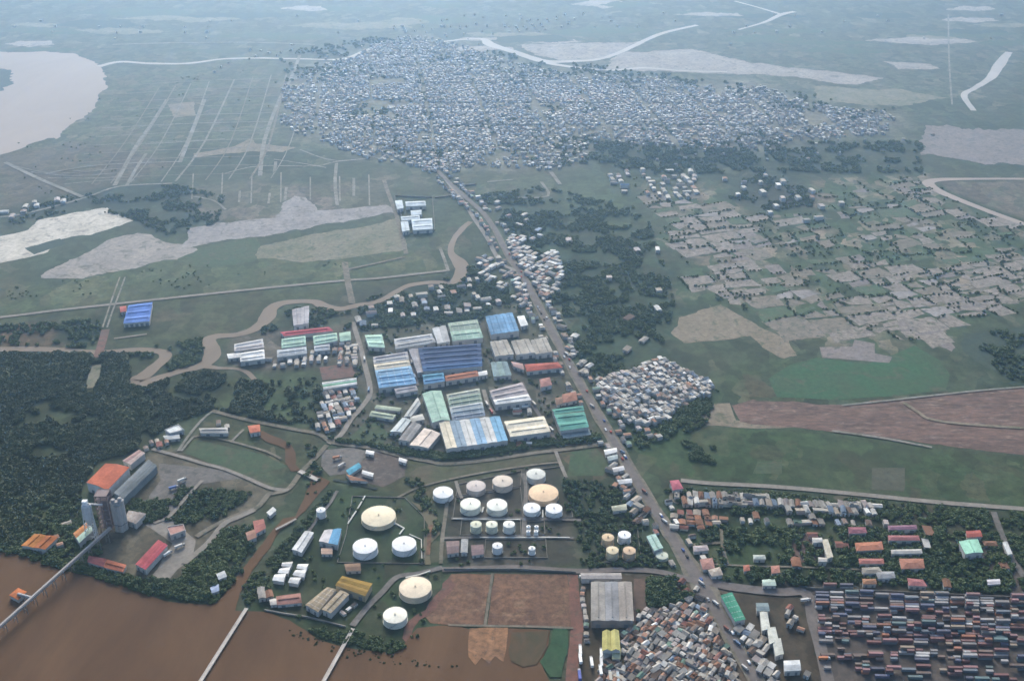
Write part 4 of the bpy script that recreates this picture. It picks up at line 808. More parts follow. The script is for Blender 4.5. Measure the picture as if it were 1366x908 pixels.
bund([(470,662),(540,664),(566,690),(566,752),(450,750),(462,712)], 'low bund wall enclosing grass of jetty depot tanks')
bund([(353,814),(380,819),(408,823),(441,831),(461,836)], 'pale concrete river wall of jetty depot', 1.6, False, 1.4, 'river_wall')
bund([(592,760),(690,760),(768,764)], 'long grey wall between central depot and brown fields', 2.2, False, .5, 'boundary_wall')
bund([(527,262),(527,268),(545,312),(580,308),(577,264)], 'pale wall of fenced compound', 2.2, True, .8, 'boundary_wall')
bund([(580,264.5),(609,261)], 'short white wall right of fenced compound', 2.4, False, 1.5, 'boundary_wall')
bund([(610,248.5),(635,246.5)], 'short white wall right of main road far end', 2.4, False, 1.5, 'boundary_wall')
bund([(1075,785),(1150,788),(1250,793),(1366,798)], 'grey wall along top of container yard', 2.2, False, .5, 'boundary_wall')
def pipeline(px, label, z=1.2, w=1.4):
    P = [(*p, z) for p in W(px, z)]; root = empty('pipeline', (P[0][0], P[0][1], 0), label, 'pipeline'); o = Vector((P[0][0], P[0][1], 0))
    mb = MB(); sp = MB()
    for a, b in zip(P, P[1:]):
        mb.bar(Vector(a) - o, Vector(b) - o, w, w * .6); L = (Vector(b) - Vector(a)).length
        for i in range(max(1, int(L / 8))):
            q = Vector(a).lerp(Vector(b), (i + .5) / max(1, int(L / 8))) - o; sp.box(q.x - .3, q.x + .3, q.y - .3, q.y + .3, 0, z - w * .3)
    mb.build('pipe', M_STEEL, root, (.50, .50, .46)); sp.build('support', M_CONC, root, (.4, .4, .38))
pipeline([(487,661),(476,680),(464,698)], 'pale pipe rack crossing depot grass left of cream tank')
pipeline([(526,697),(539,704),(533,712)], 'short bent pipe below cream tank')
pipeline([(546,712),(562,719),(563,750)], 'thin pipe right of white tanks towards pond', .8, .8)
pipeline([(541,770),(560,766),(574,761)], 'pale pipe above cream domed tank')
pipeline([(604,691.5),(694,692.5)], 'pipe run between front pair and row of three', 1, 1.2); pipeline([(640,716.5),(760,716.5)], 'pipe run below row of three small tanks', 1, 1.2)
pipeline([(643,683),(645,676)], 'stub pipe between pale yellow-white tanks', 1, 1.6); pipeline([(724,690),(724,680)], 'stub pipe between white tanks under orange one', 1, 1.4)

# ------------------------------------------------------------------ cement plant
SILO = (.44, .42, .40)
def silo(cu, cv, wpx, h, label):
    """cu, cv: middle of the silo's top"""
    x, y, _ = G(cu, cv, h); r = wpx * .72 / 2
    root = empty('silo', (x, y, 0), label, 'silo', 'concrete silos'); OCC.append([(x + r * math.cos(a), y + r * math.sin(a)) for a in np.linspace(0, 6.28, 9)[:-1]])
    MB().lathe([(r, 0), (r, h)], 28, cap=False).build('shell', M_CONC, root, SILO, smooth=True)
    MB().lathe([(r + .3, h), (r + .3, h + .8), (r * .9, h + .9), (r * .3, h + 1.8)], 28).build('roof', M_CONC, root, (.33, .32, .31))
    MB().box(-1.6, 1.6, -1.6, 1.6, h + 1.7, h + 4).build('head_house', M_WALL, root, (.4, .38, .37))
    MB().lathe([(r + .05, 8), (r + .25, 8), (r + .25, 9), (r + .05, 9)], 28, cap=False).build('band', M_CONC, root, (.22, .21, .2))
silo(151, 670, 9.5, 34, 'concrete silo nearest white tower'); silo(160, 668, 9.5, 34, 'concrete silo farthest from white tower'); silo(156, 673, 9.5, 32, 'concrete silo in front of the other two')
def process_tower():
    h = 44; x, y, _ = G(136, 657, h); root = empty('process_tower', (x, y, 0), 'brown open-framed process tower between white tower and silos', 'tower'); fr = MB(); w = 6.0
    OCC.append([(x - w, y - w), (x + w, y - w), (x + w, y + w), (x - w, y + w)])
    for sx in (-1, 0, 1):
        for sy in (-1, 1): fr.bar((sx * w, sy * w, 0), (sx * w, sy * w, h), .7)
    for k in range(1, 9):
        z = h * k / 8
        for s in (-1, 1):
            fr.bar((-w, s * w, z), (w, s * w, z), .5); fr.bar((s * w, -w, z), (s * w, w, z), .5); fr.bar((-w, s * w, z - h / 8), (w, s * w, z), .35)
    fr.build('frame', M_STEEL, root, (.24, .18, .17))
    for k in range(1, 9): MB().box(-w + .3, w - .3, -w + .3, w - .3, h * k / 8 - .35, h * k / 8 - .1).build('deck', M_STEEL, root, (.22, .17, .165))
    for k in range(7):
        z = h * k / 8 + .1; MB().lathe([(1.0, z), (2.6, z + 2), (2.6, z + 4.6)], 14, R.uniform(-2, 2), R.uniform(-2, 2)).build('cyclone', M_STEEL, root, (.27, .22, .21))
    MB().box(-w - .1, w + .1, w - .2, w + .1, 6, h - 2).build('cladding', M_WALL, root, (.25, .19, .19))
process_tower()
def white_tower():
    h = 46; x, y, _ = G(113, 669, h); root = empty('elevator_tower', (x, y, 0), 'slender white tower with silo head standing by riverside plant', 'tower')
    OCC.append([(x - 6, y - 6), (x + 6, y - 6), (x + 6, y + 6), (x - 6, y + 6)]); wc = (.62, .62, .61)
    MB().lathe([(1.2, 18), (4.2, 27), (4.2, 41), (3.4, 42.5)], 20).build('silo_head', M_STEEL, root, (.60, .60, .60))
    MB().box(-2.6, 2.0, -1.6, 2.6, 42.5, h + 1).build('head_house', M_STEEL, root, (.85, .85, .84))
    for dx, dy in ((-3, -3), (3, -3), (3, 3), (-3, 3)): MB().bar((dx * 1.5, dy * 1.5, 0), (dx, dy, 41), .6).build('leg', M_STEEL, root, wc)
    br = MB()
    for k in range(6):
        for (ax, ay), (bx, by) in zip(((-3, -3), (3, -3), (3, 3), (-3, 3)), ((3, -3), (3, 3), (-3, 3), (-3, -3))):
            f0, f1 = 1.5 - .5 * k / 6, 1.5 - .5 * (k + 1) / 6; br.bar((ax * f0, ay * f0, 41 * k / 6), (bx * f1, by * f1, 41 * (k + 1) / 6), .35); br.bar((ax * f1, ay * f1, 41 * (k + 1) / 6), (bx * f1, by * f1, 41 * (k + 1) / 6), .35)
    br.build('bracing', M_STEEL, root, wc)
    MB().bar((4.6, 0, 0), (4.6, 0, 43), 1.7, 1.3).build('elevator_leg', M_STEEL, root, (.58, .59, .58))
    MB().bar((0, 0, 43.5), (14, 6, 38), 1.3, 1.5).build('chute', M_STEEL, root, (.5, .5, .5))
white_tower()
def gallery(p0, p1, z0, z1, w, label, legs, col, name='conveyor', cat='conveyor'):
    a, b = Vector(G(*p0, z0)), Vector(G(*p1, z1)); o = Vector((a.x, a.y, 0)); root = empty(name, o, label, cat)
    MB().bar(a - o, b - o, w, 2.0).build('gallery', M_STEEL, root, col)
    d = (b - a); n = Vector((-d.y, d.x, 0)).normalized() * (w * .45)
    up = Vector((0, 0, 1.25)); MB().bar(a - o + up, b - o + up, w * .55, .5).build('cover', M_STEEL, root, K(col, 1.2))
    for i in range(legs):
        p = a.lerp(b, (i + .5) / legs) - o; t = MB()
        for s in (-1, 1): t.bar((*(p + n * s * 1.6)[:2], -1), (*(p + n * s)[:2], p.z - .9), .55)
        t.bar((*(p - n)[:2], p.z * .5), (*(p + n)[:2], p.z * .5), .4); t.build('trestle', M_STEEL, root, K(col, .7))
    return root
gallery((147, 704), (-30, 862), 13, 9, 3.3, 'long grey conveyor bridge running out over river', 14, (.29, .27, .255))
gallery((24, 792), (42, 797), 6, 7, 2.6, 'short grey walkway from orange stilt hut to conveyor', 3, (.32, .31, .31), 'walkway', 'walkway')
def jetty(p0, p1, label, w=3.2, z=2.0):
    a, b = Vector(G(*p0, z)), Vector(G(*p1, z)); o = Vector((a.x, a.y, 0)); root = empty('jetty', o, label, 'jetty')
    MB().bar(a - o, b - o, w, .7).build('deck', M_CONC, root, (.52, .47, .42))
    d = b - a; n = Vector((-d.y, d.x, 0)).normalized() * w * .45; k = int(d.length / 9)
    for s in (-1, 1):
        up = Vector((0, 0, .9)); MB().bar(a - o + n * s + up, b - o + n * s + up, .18).build('rail', M_STEEL, root, (.5, .47, .44))
    for i in range(k):
        q = a.lerp(b, (i + .5) / k) - o; t = MB()
        for s in (-1, 1): t.box(*sorted((q.x + n.x * s - .3, q.x + n.x * s + .3)), q.y + n.y * s - .3, q.y + n.y * s + .3, -1, z - .3)
        t.build('pile', M_CONC, root, (.33, .29, .26))
jetty((329, 811), (255, 928), 'thin pale jetty leaving left corner of depot waterfront'); jetty((471, 838), (424, 922), 'thin pale jetty leaving middle of depot waterfront')
jetty((368, 706), (395, 692), 'small footbridge across brown canal', 2.0, 1.8); jetty((399, 628), (424, 640), 'low road bridge over head of canal', 5, 1.6)

# ------------------------------------------------------------------ houses
def quadline(poly): return W(poly)
HS = []                                                      # x, y, w, l, h, rot, roof colour, cluster
PAL = {'white': (.74, .72, .67), 'grey': (.40, .37, .33), 'rusty': (.33, .18, .12), 'red': (.33, .155, .125), 'brown': (.22, .16, .13), 'blue': (.22, .28, .36), 'beige': (.46, .40, .33), 'pale grey': (.52, .49, .44), 'green': (.20, .30, .24), 'orange': (.40, .20, .125), 'lilac': (.42, .36, .34), 'dark': (.11, .105, .11)}
MIXA = [('white', 4), ('grey', 22), ('rusty', 14), ('brown', 12), ('beige', 12), ('pale grey', 14), ('lilac', 10), ('red', 5), ('blue', 4), ('green', 4), ('dark', 6)]
MIXW = [('white', 14), ('grey', 20), ('pale grey', 30), ('beige', 14), ('lilac', 12), ('rusty', 8), ('blue', 4), ('brown', 6)]
MIXT = [('orange', 8), ('red', 10), ('rusty', 10), ('beige', 4), ('white', 2)]
MIXC = [('white', 8), ('red', 10), ('blue', 10), ('beige', 10), ('grey', 8), ('rusty', 10), ('pale grey', 8), ('dark', 6)]
PAL = {k: tuple(x * .74 for x in v) for k, v in PAL.items()}
def pick(mix): return R.choices([m[0] for m in mix], [m[1] for m in mix])[0]
def free(x, y, pad=2.0, roads=True):
    xa, ya = np.array([x]), np.array([y])
    for q in OCC:
        if abs(q[0][0] - x) < 120 and abs(q[0][1] - y) < 120 and polydist(xa, ya, q)[0] > -pad: return False
    if roads:
        for S, hw in ROADS:
            for a, b in zip(S[::3], S[3::3]):
                if min(a[0], b[0]) - 20 < x < max(a[0], b[0]) + 20 and min(a[1], b[1]) - 20 < y < max(a[1], b[1]) + 20 and segdist(xa, ya, a, b)[0] < hw + pad: return False
    return True
def cluster(cid, px, mix, dx, dy, rot, fill=.9, w=(4, 6.5), l=(6, 11), h=(3, 6), jit=1.0, chk=True, turn=.14):
    P = W(px); c, s = math.cos(rot), math.sin(rot); q = [(x * c + y * s, -x * s + y * c) for x, y in P]
    x0, x1, y0, y1 = min(p[0] for p in q), max(p[0] for p in q), min(p[1] for p in q), max(p[1] for p in q)
    for i in range(int((x1 - x0) / dx) + 1):
        for j in range(int((y1 - y0) / dy) + 1):
            if R.random() > fill: continue
            a, b = x0 + (i + .5) * dx + R.uniform(-jit, jit), y0 + (j + .5) * dy + R.uniform(-jit, jit); x, y = a * c - b * s, a * s + b * c
            if not inside(np.array([x]), np.array([y]), P)[0] or (chk and not free(x, y, 3.0)): continue
            HS.append((x, y, R.uniform(*w), R.uniform(*l), R.uniform(*h), rot + R.choice((0, 0, 0, math.pi / 2)) + R.uniform(-turn, turn), pick(mix), cid))
RD = -.62                                                    # lie of the main road
cluster('slum', [(800,870),(835,830),(868,812),(905,806),(940,812),(962,850),(985,900),(995,930),(795,930)], MIXA, 5.3, 6.2, RD, .96, (3.2, 5.4), (4.2, 8), (2.4, 5.5), jit=1.2, turn=.28)
cluster('strip', [(975,832),(1005,828),(1014,850),(1030,880),(1042,925),(1022,925),(1003,890)], MIXW, 7, 8.5, RD, .95, jit=.8)
cluster('junction', [(905,775),(925,772),(935,800),(945,815),(925,810),(910,795)], MIXA, 8, 9, RD, .8)
cluster('terrace', [(893,662),(960,662),(1060,668),(1170,676),(1172,690),(1060,684),(960,678),(893,676)], MIXW, 6.2, 11, -.03, .93, (4.5, 5.8), (8, 12), (4, 7.5), .5)
cluster('second', [(985,690),(1080,692),(1180,696),(1182,704),(1080,702),(985,698)], MIXA, 8, 9, -.03, .75)
cluster('terracotta', [(892,686),(935,684),(968,692),(960,704),(900,708)], MIXT, 8.5, 8, -.05, .9, (5, 7), (6, 9), (3, 5))
cluster('roadside', [(798,596),(815,590),(865,672),(860,705),(845,690),(820,650)], MIXA, 10, 10, RD, .55)
cluster('yardhuts', [(1045,815),(1070,805),(1082,840),(1090,905),(1070,905),(1055,870)], MIXA, 9, 10, RD, .45, (3, 5), (4, 8))
cluster('lotside', [(772,782),(786,782),(786,838),(776,838)], MIXA, 7, 8, 0, .75, (3, 5), (4, 8), (2.5, 4)); cluster('lotside', [(775,842),(800,842),(800,860),(778,860)], MIXA, 8, 8, 0, .6, (3, 5), (4, 7), (2.5, 4))
cluster('barracks', [(1030,700),(1366,715),(1366,790),(1100,775),(1030,760)], MIXT, 30, 26, -.05, .45, (6, 9), (8, 14), (3.5, 5.5), 9)
cluster('planthuts', [(190,602),(205,585),(222,588),(240,590),(235,602),(212,600)], MIXA, 8, 8, .5, .8); cluster('planthuts', [(285,560),(310,565),(308,580),(285,575)], MIXA, 11, 11, .2, .5)
cluster('planthuts', [(60,700),(100,690),(120,730),(95,745),(70,735)], MIXT, 16, 16, .6, .4)
cluster('waterfront', [(330,790),(360,785),(360,800),(335,804)], MIXA, 8, 8, .3, .7); cluster('waterfront', [(445,805),(480,790),(488,800),(460,826)], [('lilac', 5), ('white', 5), ('pale grey', 3), ('dark', 3)], 7, 7, -.7, .8, (3, 4), (5, 8), (2.5, 3.5), .3)
cluster('hutcluster', [(430,524),(475,516),(486,540),(462,562),(440,582),(420,575)], MIXC, 8, 8.5, .35, .95); cluster('hutcluster', [(442,460),(475,455),(480,490),(450,486)], MIXA, 9, 8, .1, .85)
cluster('hutcluster', [(355,478),(430,470),(440,484),(360,492)], MIXW, 9, 9, .1, .7)
for side in (-1, 1):
    ml = ROADS[MAIN][0][::6]
    for a, b in zip(ml, ml[1:]):
        L = math.hypot(b[0] - a[0], b[1] - a[1]); n = int(L / 8)
        for i in range(n):
            t = (i + .5) / n; nx, ny = -(b[1] - a[1]) / L, (b[0] - a[0]) / L; d = side * R.uniform(10, 20); x, y = a[0] + (b[0] - a[0]) * t + nx * d, a[1] + (b[1] - a[1]) * t + ny * d
            if y < 2100 and fbm(np.array([x / 70]), np.array([y / 70]), 33)[0] > .40 and R.random() < .8 and free(x, y, 3.0, False) and not any(abs(h[0] - x) < 5 and abs(h[1] - y) < 5 for h in HS):
                HS.append((x, y, R.uniform(4, 6), R.uniform(5, 9), R.uniform(3, 6), math.atan2(b[1] - a[1], b[0] - a[0]) + R.choice((0, 1.57)), pick(MIXA), 'edge'))
n_near = len(HS)
cluster('village', [(795,515),(822,500),(850,492),(880,478),(905,490),(950,513),(945,528),(905,545),(890,562),(852,570),(832,562),(806,532)], MIXW, 6.2, 7.0, .5, .96, (3.8, 6), (4.5, 9), (3.5, 8), 1.2, turn=.3)
cluster('village', [(850,572),(888,584),(884,588),(848,578)], MIXW, 8, 8, .3, .9); cluster('village', [(795,505),(812,508),(830,545),(812,545)], MIXA, 8, 9, RD, .8)
cluster('linear', [(665,322),(690,318),(715,335),(748,340),(752,370),(735,400),(720,395),(700,360),(680,345)], MIXW, 9, 11, RD, .75, (5, 8), (7, 14))
cluster('linear', [(636,340),(668,345),(700,380),(715,410),(690,410),(665,385),(640,375)], MIXW, 11, 13, RD, .55, (5, 8), (7, 14))
cluster('linear', [(650,265),(700,285),(740,330),(690,320),(668,300)], MIXW, 18, 20, RD, .45, (5, 8), (7, 14))
cluster('creek', [(470,410),(560,390),(640,365),(668,400),(660,415),(590,425),(480,440)], MIXW, 15, 16, .2, .42, (5, 9), (7, 16), (3, 7), 4)
cluster('east', [(722,430),(770,440),(800,500),(780,510),(745,470)], MIXW, 13, 14, RD, .5, (6, 9), (8, 16), (3, 6), 3); cluster('east', [(770,400),(860,410),(860,470),(810,470)], MIXW, 38, 36, RD, .35, (6, 9), (8, 16), (3, 6), 9)
cluster('estate', [(600,512),(640,510),(640,518),(600,522)], MIXA, 12, 12, .2, .4); cluster('estate', [(600,590),(740,585),(740,592),(600,602)], MIXW, 12, 10, .1, .5, (4, 7), (5, 9), (3, 4)); cluster('estate', [(665,541),(710,536),(715,550),(670,556)], MIXA, 14, 12, .1, .4)
cluster('fields', [(820,228),(925,228),(940,262),(880,268),(800,250)], MIXW, 17, 20, .1, .55, (6, 9), (8, 16), (4, 8), 4); cluster('fields', [(960,232),(1080,240),(1130,262),(1110,300),(1040,310),(980,270)], MIXW, 26, 30, .1, .4, (6, 9), (8, 16), (4, 8), 8)
cluster('fields', [(700,300),(900,310),(940,400),(860,420),(760,380)], MIXW, 45, 50, .1, .35, (6, 10), (8, 16), (3, 6), 14); cluster('fields', [(0,280),(90,265),(160,247),(155,255),(90,275),(0,298)], MIXW, 16, 18, .2, .5, (7, 10), (9, 18), (4, 7), 4)
CITY = [(372,165),(378,115),(410,92),(470,78),(500,58),(560,46),(612,58),(650,72),(720,92),(800,100),(900,106),(960,116),(1000,108),(1060,132),(1120,145),(1200,150),(1185,180),(1090,186),(1000,200),(880,197),(800,188),(782,212),(740,228),(630,222),(585,238),(560,225),(500,215),(470,205),(430,190),(398,178)]
def city(px, dx, dy, dens, thr, seed, mix, slope=.0035):
    P = W(px); x0, x1, y0, y1 = min(p[0] for p in P), max(p[0] for p in P), min(p[1] for p in P), max(p[1] for p in P)
    gx, gy = np.meshgrid(np.arange(x0, x1, dx), np.arange(y0, y1, dy)); gx, gy = gx.ravel(), gy.ravel()
    a = (fbm(gx / 160, gy / 160, seed) - .5) * 2.2; gx = gx + NR.uniform(-3, 3, gx.size) + 30 * np.sin(gy / 140); gy = gy + NR.uniform(-4, 4, gy.size)
    k = inside(gx, gy, P) & (fbm(gx / 90, gy / 90, seed + 3) > thr) & (NR.random(gx.size) < dens) & (polydist(gx, gy, P) * slope + fbm(gx / 70, gy / 70, 8) * .9 > NR.random(gx.size) * .85 + .15) & (np.abs(np.sin(gx / 38 + gy / 300)) > .12) & (np.abs(np.sin(gy / 52 + .6)) > .10)
    for x, y, r in zip(gx[k], gy[k], a[k]): HS.append((x, y, R.uniform(3.0, 5.8), R.uniform(4.0, 8.0), R.uniform(2.8, 6.0), r + R.choice((0, 1.57)), pick(mix), 'city'))
MIXF = [('white', 15), ('pale grey', 22), ('grey', 26), ('brown', 10), ('lilac', 10), ('beige', 8), ('rusty', 5), ('blue', 5), ('dark', 4)]
city(CITY, 7.0, 8.4, .88, .26, 1, MIXF)
city([(300,60),(480,60),(520,20),(900,16),(620,60),(400,100)], 26, 30, .5, .42, 5, MIXF); city([(760,160),(1220,150),(1240,200),(900,235),(780,225)], 26, 30, .45, .45, 6, MIXF)
city([(0,20),(1366,14),(1366,60),(0,60)], 60, 70, .45, .5, 9, MIXF); city([(200,70),(400,75),(370,140),(300,130)], 40, 45, .4, .5, 12, MIXF); city([(1050,190),(1366,150),(1366,235),(1100,235)], 60, 60, .35, .5, 15, MIXF)

# the 300 that show largest become houses of their own
HS_near = sorted(HS, key=lambda h: (h[0] ** 2 + h[1] ** 2) / (h[2] * h[3]))
vis = lambda h: abs(h[0]) < (F_PX * 0 + 683) * (h[1] * math.cos(PITCH) + H * math.sin(PITCH)) / F_PX + 4 and h[1] > 700
solo = [h for h in HS_near if vis(h) and h[7] not in ('city', 'fields')][:300]; solo_ids = {id(h) for h in solo}
rest = [h for h in HS if id(h) not in solo_ids]
def house_meshes():
    out = []
    # unit houses, 1 x 1 x 1 footprint, roof on top of walls; gable, lean-to, flat with parapet, hip
    wall = MB().box(-.5, .5, -.5, .5, 0, .78)
    g = MB(); g.v = [(-.56, -.55, .76), (.56, -.55, .76), (.56, .55, .76), (-.56, .55, .76), (0, -.55, 1.0), (0, .55, 1.0), (-.56, -.55, .72), (.56, -.55, .72), (.56, .55, .72), (-.56, .55, .72)]
    g.f = [(0, 4, 5, 3), (4, 1, 2, 5), (0, 6, 7, 1, 4), (2, 8, 9, 3, 5), (6, 0, 3, 9), (1, 7, 8, 2), (9, 8, 7, 6)]
    s = MB(); s.v = [(-.57, -.56, .95), (.57, -.56, .75), (.57, .56, .75), (-.57, .56, .95), (-.57, -.56, .91), (.57, -.56, .71), (.57, .56, .71), (-.57, .56, .91)]; s.f = [(0, 1, 2, 3), (7, 6, 5, 4), (0, 4, 5, 1), (1, 5, 6, 2), (2, 6, 7, 3), (3, 7, 4, 0)]
    f = MB().box(-.51, .51, -.51, .51, .78, .82); 
    for a in ((-.51, .51, -.51, -.45), (-.51, .51, .45, .51), (-.51, -.45, -.45, .45), (.45, .51, -.45, .45)): f.box(*a, .82, .90)
    f.box(-.3, .05, .0, .35, .82, 1.05)
    h = MB(); h.v = [(-.56, -.56, .76), (.56, -.56, .76), (.56, .56, .76), (-.56, .56, .76), (0, -.22, 1.0), (0, .22, 1.0), (-.56, -.56, .72), (.56, -.56, .72), (.56, .56, .72), (-.56, .56, .72)]
    h.f = [(0, 1, 4), (1, 2, 5, 4), (2, 3, 5), (3, 0, 4, 5), (0, 6, 7, 1), (1, 7, 8, 2), (2, 8, 9, 3), (3, 9, 6, 0), (9, 8, 7, 6)]
    wm = mesh('wall', wall.v, wall.f, M_WALL)
    w2 = MB(); w2.v = [(-.5, -.5, 0), (.5, -.5, 0), (.5, .5, 0), (-.5, .5, 0), (-.5, -.5, .92), (.5, -.5, .75), (.5, .5, .75), (-.5, .5, .92)]; w2.f = [(0, 1, 5, 4), (1, 2, 6, 5), (2, 3, 7, 6), (3, 0, 4, 7)]
    wm2 = mesh('wall', w2.v, w2.f, M_WALL)
    dr = MB().box(-.14, .14, -.53, -.505, 0, .5); dm = mesh('door', dr.v, dr.f, M_STEEL)
    return [(wm, mesh('roof', k.v, k.f, M_ROOF), dm) if i != 1 else (wm2, mesh('roof', k.v, k.f, M_ROOF), dm) for i, k in enumerate((g, s, f, h))]
HM = house_meshes()
WHERE = {'edge': ('on verge of main road', 'green market hall', (978, 810)), 'slum': ('in dense settlement', 'yellow barrel shed', (815, 855)), 'strip': ('right of main road', 'green market hall', (978, 810)), 'junction': ('at road junction edge', 'green market hall', (978, 810)),
 'terrace': ('in pale terrace row', 'crimson house', (902, 647)), 'second': ('in broken row below pale terrace', 'crimson house', (902, 647)), 'terracotta': ('in terracotta group', 'crimson house', (902, 647)),
 'roadside': ('along main road above small tanks', 'teal corner hall', (762, 561)), 'yardhuts': ('at container yard gate', 'square white shed', (1057, 887)), 'lotside': ('beside grey three-bay hall', 'yellow barrel shed', (815, 855)),
 'barracks': ('among trees above container yard', 'bright mint hall', (1295, 730)), 'planthuts': ('around riverside plant', 'white tower', (128, 712)), 'waterfront': ('on depot waterfront', 'mustard hall', (472, 780)),
 'hutcluster': ('in hut cluster', 'navy factory', (600, 478)), 'village': ('in packed village', 'teal corner hall', (762, 561)), 'linear': ('strung along far main road', 'blue ribbed hall', (668, 430)),
 'creek': ('between creek and estate', 'blue ribbed hall', (668, 430)), 'east': ('on east verge of main road', 'beige warehouses', (695, 462)), 'estate': ('inside factory estate', 'navy factory', (600, 478))}
COLN = {k: (k if k != 'dark' else 'dark grey') for k in PAL}
cnt = {}
keyd = lambda h: math.hypot(h[0] - G(*WHERE[h[7]][2])[0], h[1] - G(*WHERE[h[7]][2])[1])
for h in sorted(solo, key=keyd):
    x, y, w, l, hh, rot, cn, cid = h; k = (cid, cn); cnt[k] = cnt.get(k, 0) + 1
    where, lm, _ = WHERE[cid]
    lb = '%s roofed hut %s, %s nearest to %s' % (COLN[cn], where, ordinal(cnt[k]) if cnt[k] > 1 else 'the', lm)
    e = empty('house', (x, y, 0), lb, 'house', 'small houses ' + where, rot); e.scale = (w, l, hh)
    c = PAL[cn]; f = R.uniform(.78, 1.22); kind = R.choices((0, 1, 2, 3), (9, 5, 3 if cid in ('terrace', 'village', 'strip') else 1, 3 if cn in ('red', 'orange', 'rusty') else 1))[0]
    wc = R.choice(((.48, .45, .41), (.38, .36, .34), (.52, .50, .42), (.40, .43, .44), (.45, .36, .32)))
    for me, nm, cc in zip(HM[kind], ('wall', 'roof', 'door'), (wc, K(c, f), (.14, .12, .11))): obj(nm, me, e, cc)
OCC_H = np.array([(h[0], h[1]) for h in HS])
def houses_mesh(name, L):
    n = len(L); A = np.array([h[:6] for h in L]); hw, hl, hh = A[:, 2] / 2, A[:, 3] / 2, A[:, 4]; ev = hh * NR.uniform(.72, .98, n)
    loc = np.zeros((n, 10, 3))
    for i, (sx, sy) in enumerate(((-1, -1), (1, -1), (1, 1), (-1, 1))):
        loc[:, i, 0] = sx * hw; loc[:, i, 1] = sy * hl; loc[:, i + 4, 0] = sx * hw; loc[:, i + 4, 1] = sy * hl; loc[:, i + 4, 2] = ev
    loc[:, 8, 1] = -hl; loc[:, 9, 1] = hl; loc[:, 8, 2] = hh; loc[:, 9, 2] = hh
    c, s = np.cos(A[:, 5])[:, None], np.sin(A[:, 5])[:, None]
    X = loc[:, :, 0] * c - loc[:, :, 1] * s + A[:, 0:1]; Y = loc[:, :, 0] * s + loc[:, :, 1] * c + A[:, 1:2]
    V = np.stack([X, Y, loc[:, :, 2]], 2).reshape(-1, 3)
    tmpl = [(1, 2, 6, 5), (3, 0, 4, 7), (4, 8, 9, 7), (8, 5, 6, 9), (0, 1, 5, 8, 4), (2, 3, 7, 9, 6)]
    F = [tuple(b * 10 + k for k in t) for b in range(n) for t in tmpl]
    me = bpy.data.meshes.new(name); me.from_pydata(V.tolist(), [], F)
    col = np.ones((n, 6, 4)); rc = np.array([PAL[h[6]] for h in L]) * NR.uniform(.75, 1.25, (n, 1)); wcol = NR.uniform(.28, .5, (n, 1)) * np.array((1, .96, .9))
    col[:, 2:4, :3] = rc[:, None]; col[:, (0, 1, 4, 5), :3] = wcol[:, None]
    at = me.attributes.new('tone', 'FLOAT_COLOR', 'FACE'); at.data.foreach_set('color', np.clip(col, 0, .85).ravel())
    me.materials.append(M_TONE); return obj(name, me)
M_TONE = attr_mat('house_tones', 'tone')
tag(houses_mesh('town_houses', [h for h in rest if h[7] in ('city', 'fields')]), 'far hazy mass of pale small town houses', 'houses', kind='stuff')
tag(houses_mesh('village_houses', [h for h in rest if h[7] not in ('city', 'fields')]), 'smaller huts and houses filling nearer villages', 'houses', kind='stuff')

# ------------------------------------------------------------------ containers and lorries
def container_meshes():
    b = MB(); L, w, h = 6.1, 1.22, 2.6; n = 14
    for sy in (-1, 1):                                       # corrugated long sides
        i0 = len(b.v)
        for i in range(n + 1):
            x = -L + 2 * L * i / n; y = sy * (w - (.09 if i % 2 else 0)); b.v += [(x, y, 0), (x, y, h)]
        for i in range(n): q = (i0 + 2 * i, i0 + 2 * i + 2, i0 + 2 * i + 3, i0 + 2 * i + 1); b.f.append(q if sy < 0 else q[::-1])
    i0 = len(b.v); b.v += [(-L, -w, h), (L, -w, h), (L, w, h), (-L, w, h), (-L, -w, 0), (-L, w, 0)]; b.f += [(i0, i0 + 1, i0 + 2, i0 + 3), (i0 + 4, i0, i0 + 3, i0 + 5)]
    f = MB()
    for x in (-L, L):
        for y in (-w, w): f.box(x - .1, x + .1, y - .1, y + .1, 0, h + .04)
    for y in (-w, w):
        for z in (.08, h - .06): f.box(-L, L, y - .07, y + .07, z - .08, z + .08)
    d = MB().box(L - .06, L + .03, -w + .12, -.03, .12, h - .12).box(L - .06, L + .03, .03, w - .12, .12, h - .12)
    for y in (-.8, -.35, .35, .8): d.box(L + .03, L + .09, y - .03, y + .03, .15, h - .15)
    return [mesh('body', b.v, b.f, M_STEEL), mesh('frame', f.v, f.f, M_STEEL), mesh('door', d.v, d.f, M_STEEL)]
CM = container_meshes()
CC = {'maroon': (.19, .045, .045), 'navy blue': (.05, .075, .16), 'slate blue': (.12, .17, .22), 'white': (.58, .57, .56), 'orange': (.42, .13, .05), 'rose': (.34, .15, .16), 'teal': (.09, .20, .21), 'brown': (.17, .10, .075), 'grey': (.26, .25, .25), 'tan': (.33, .25, .17)}
CON = []
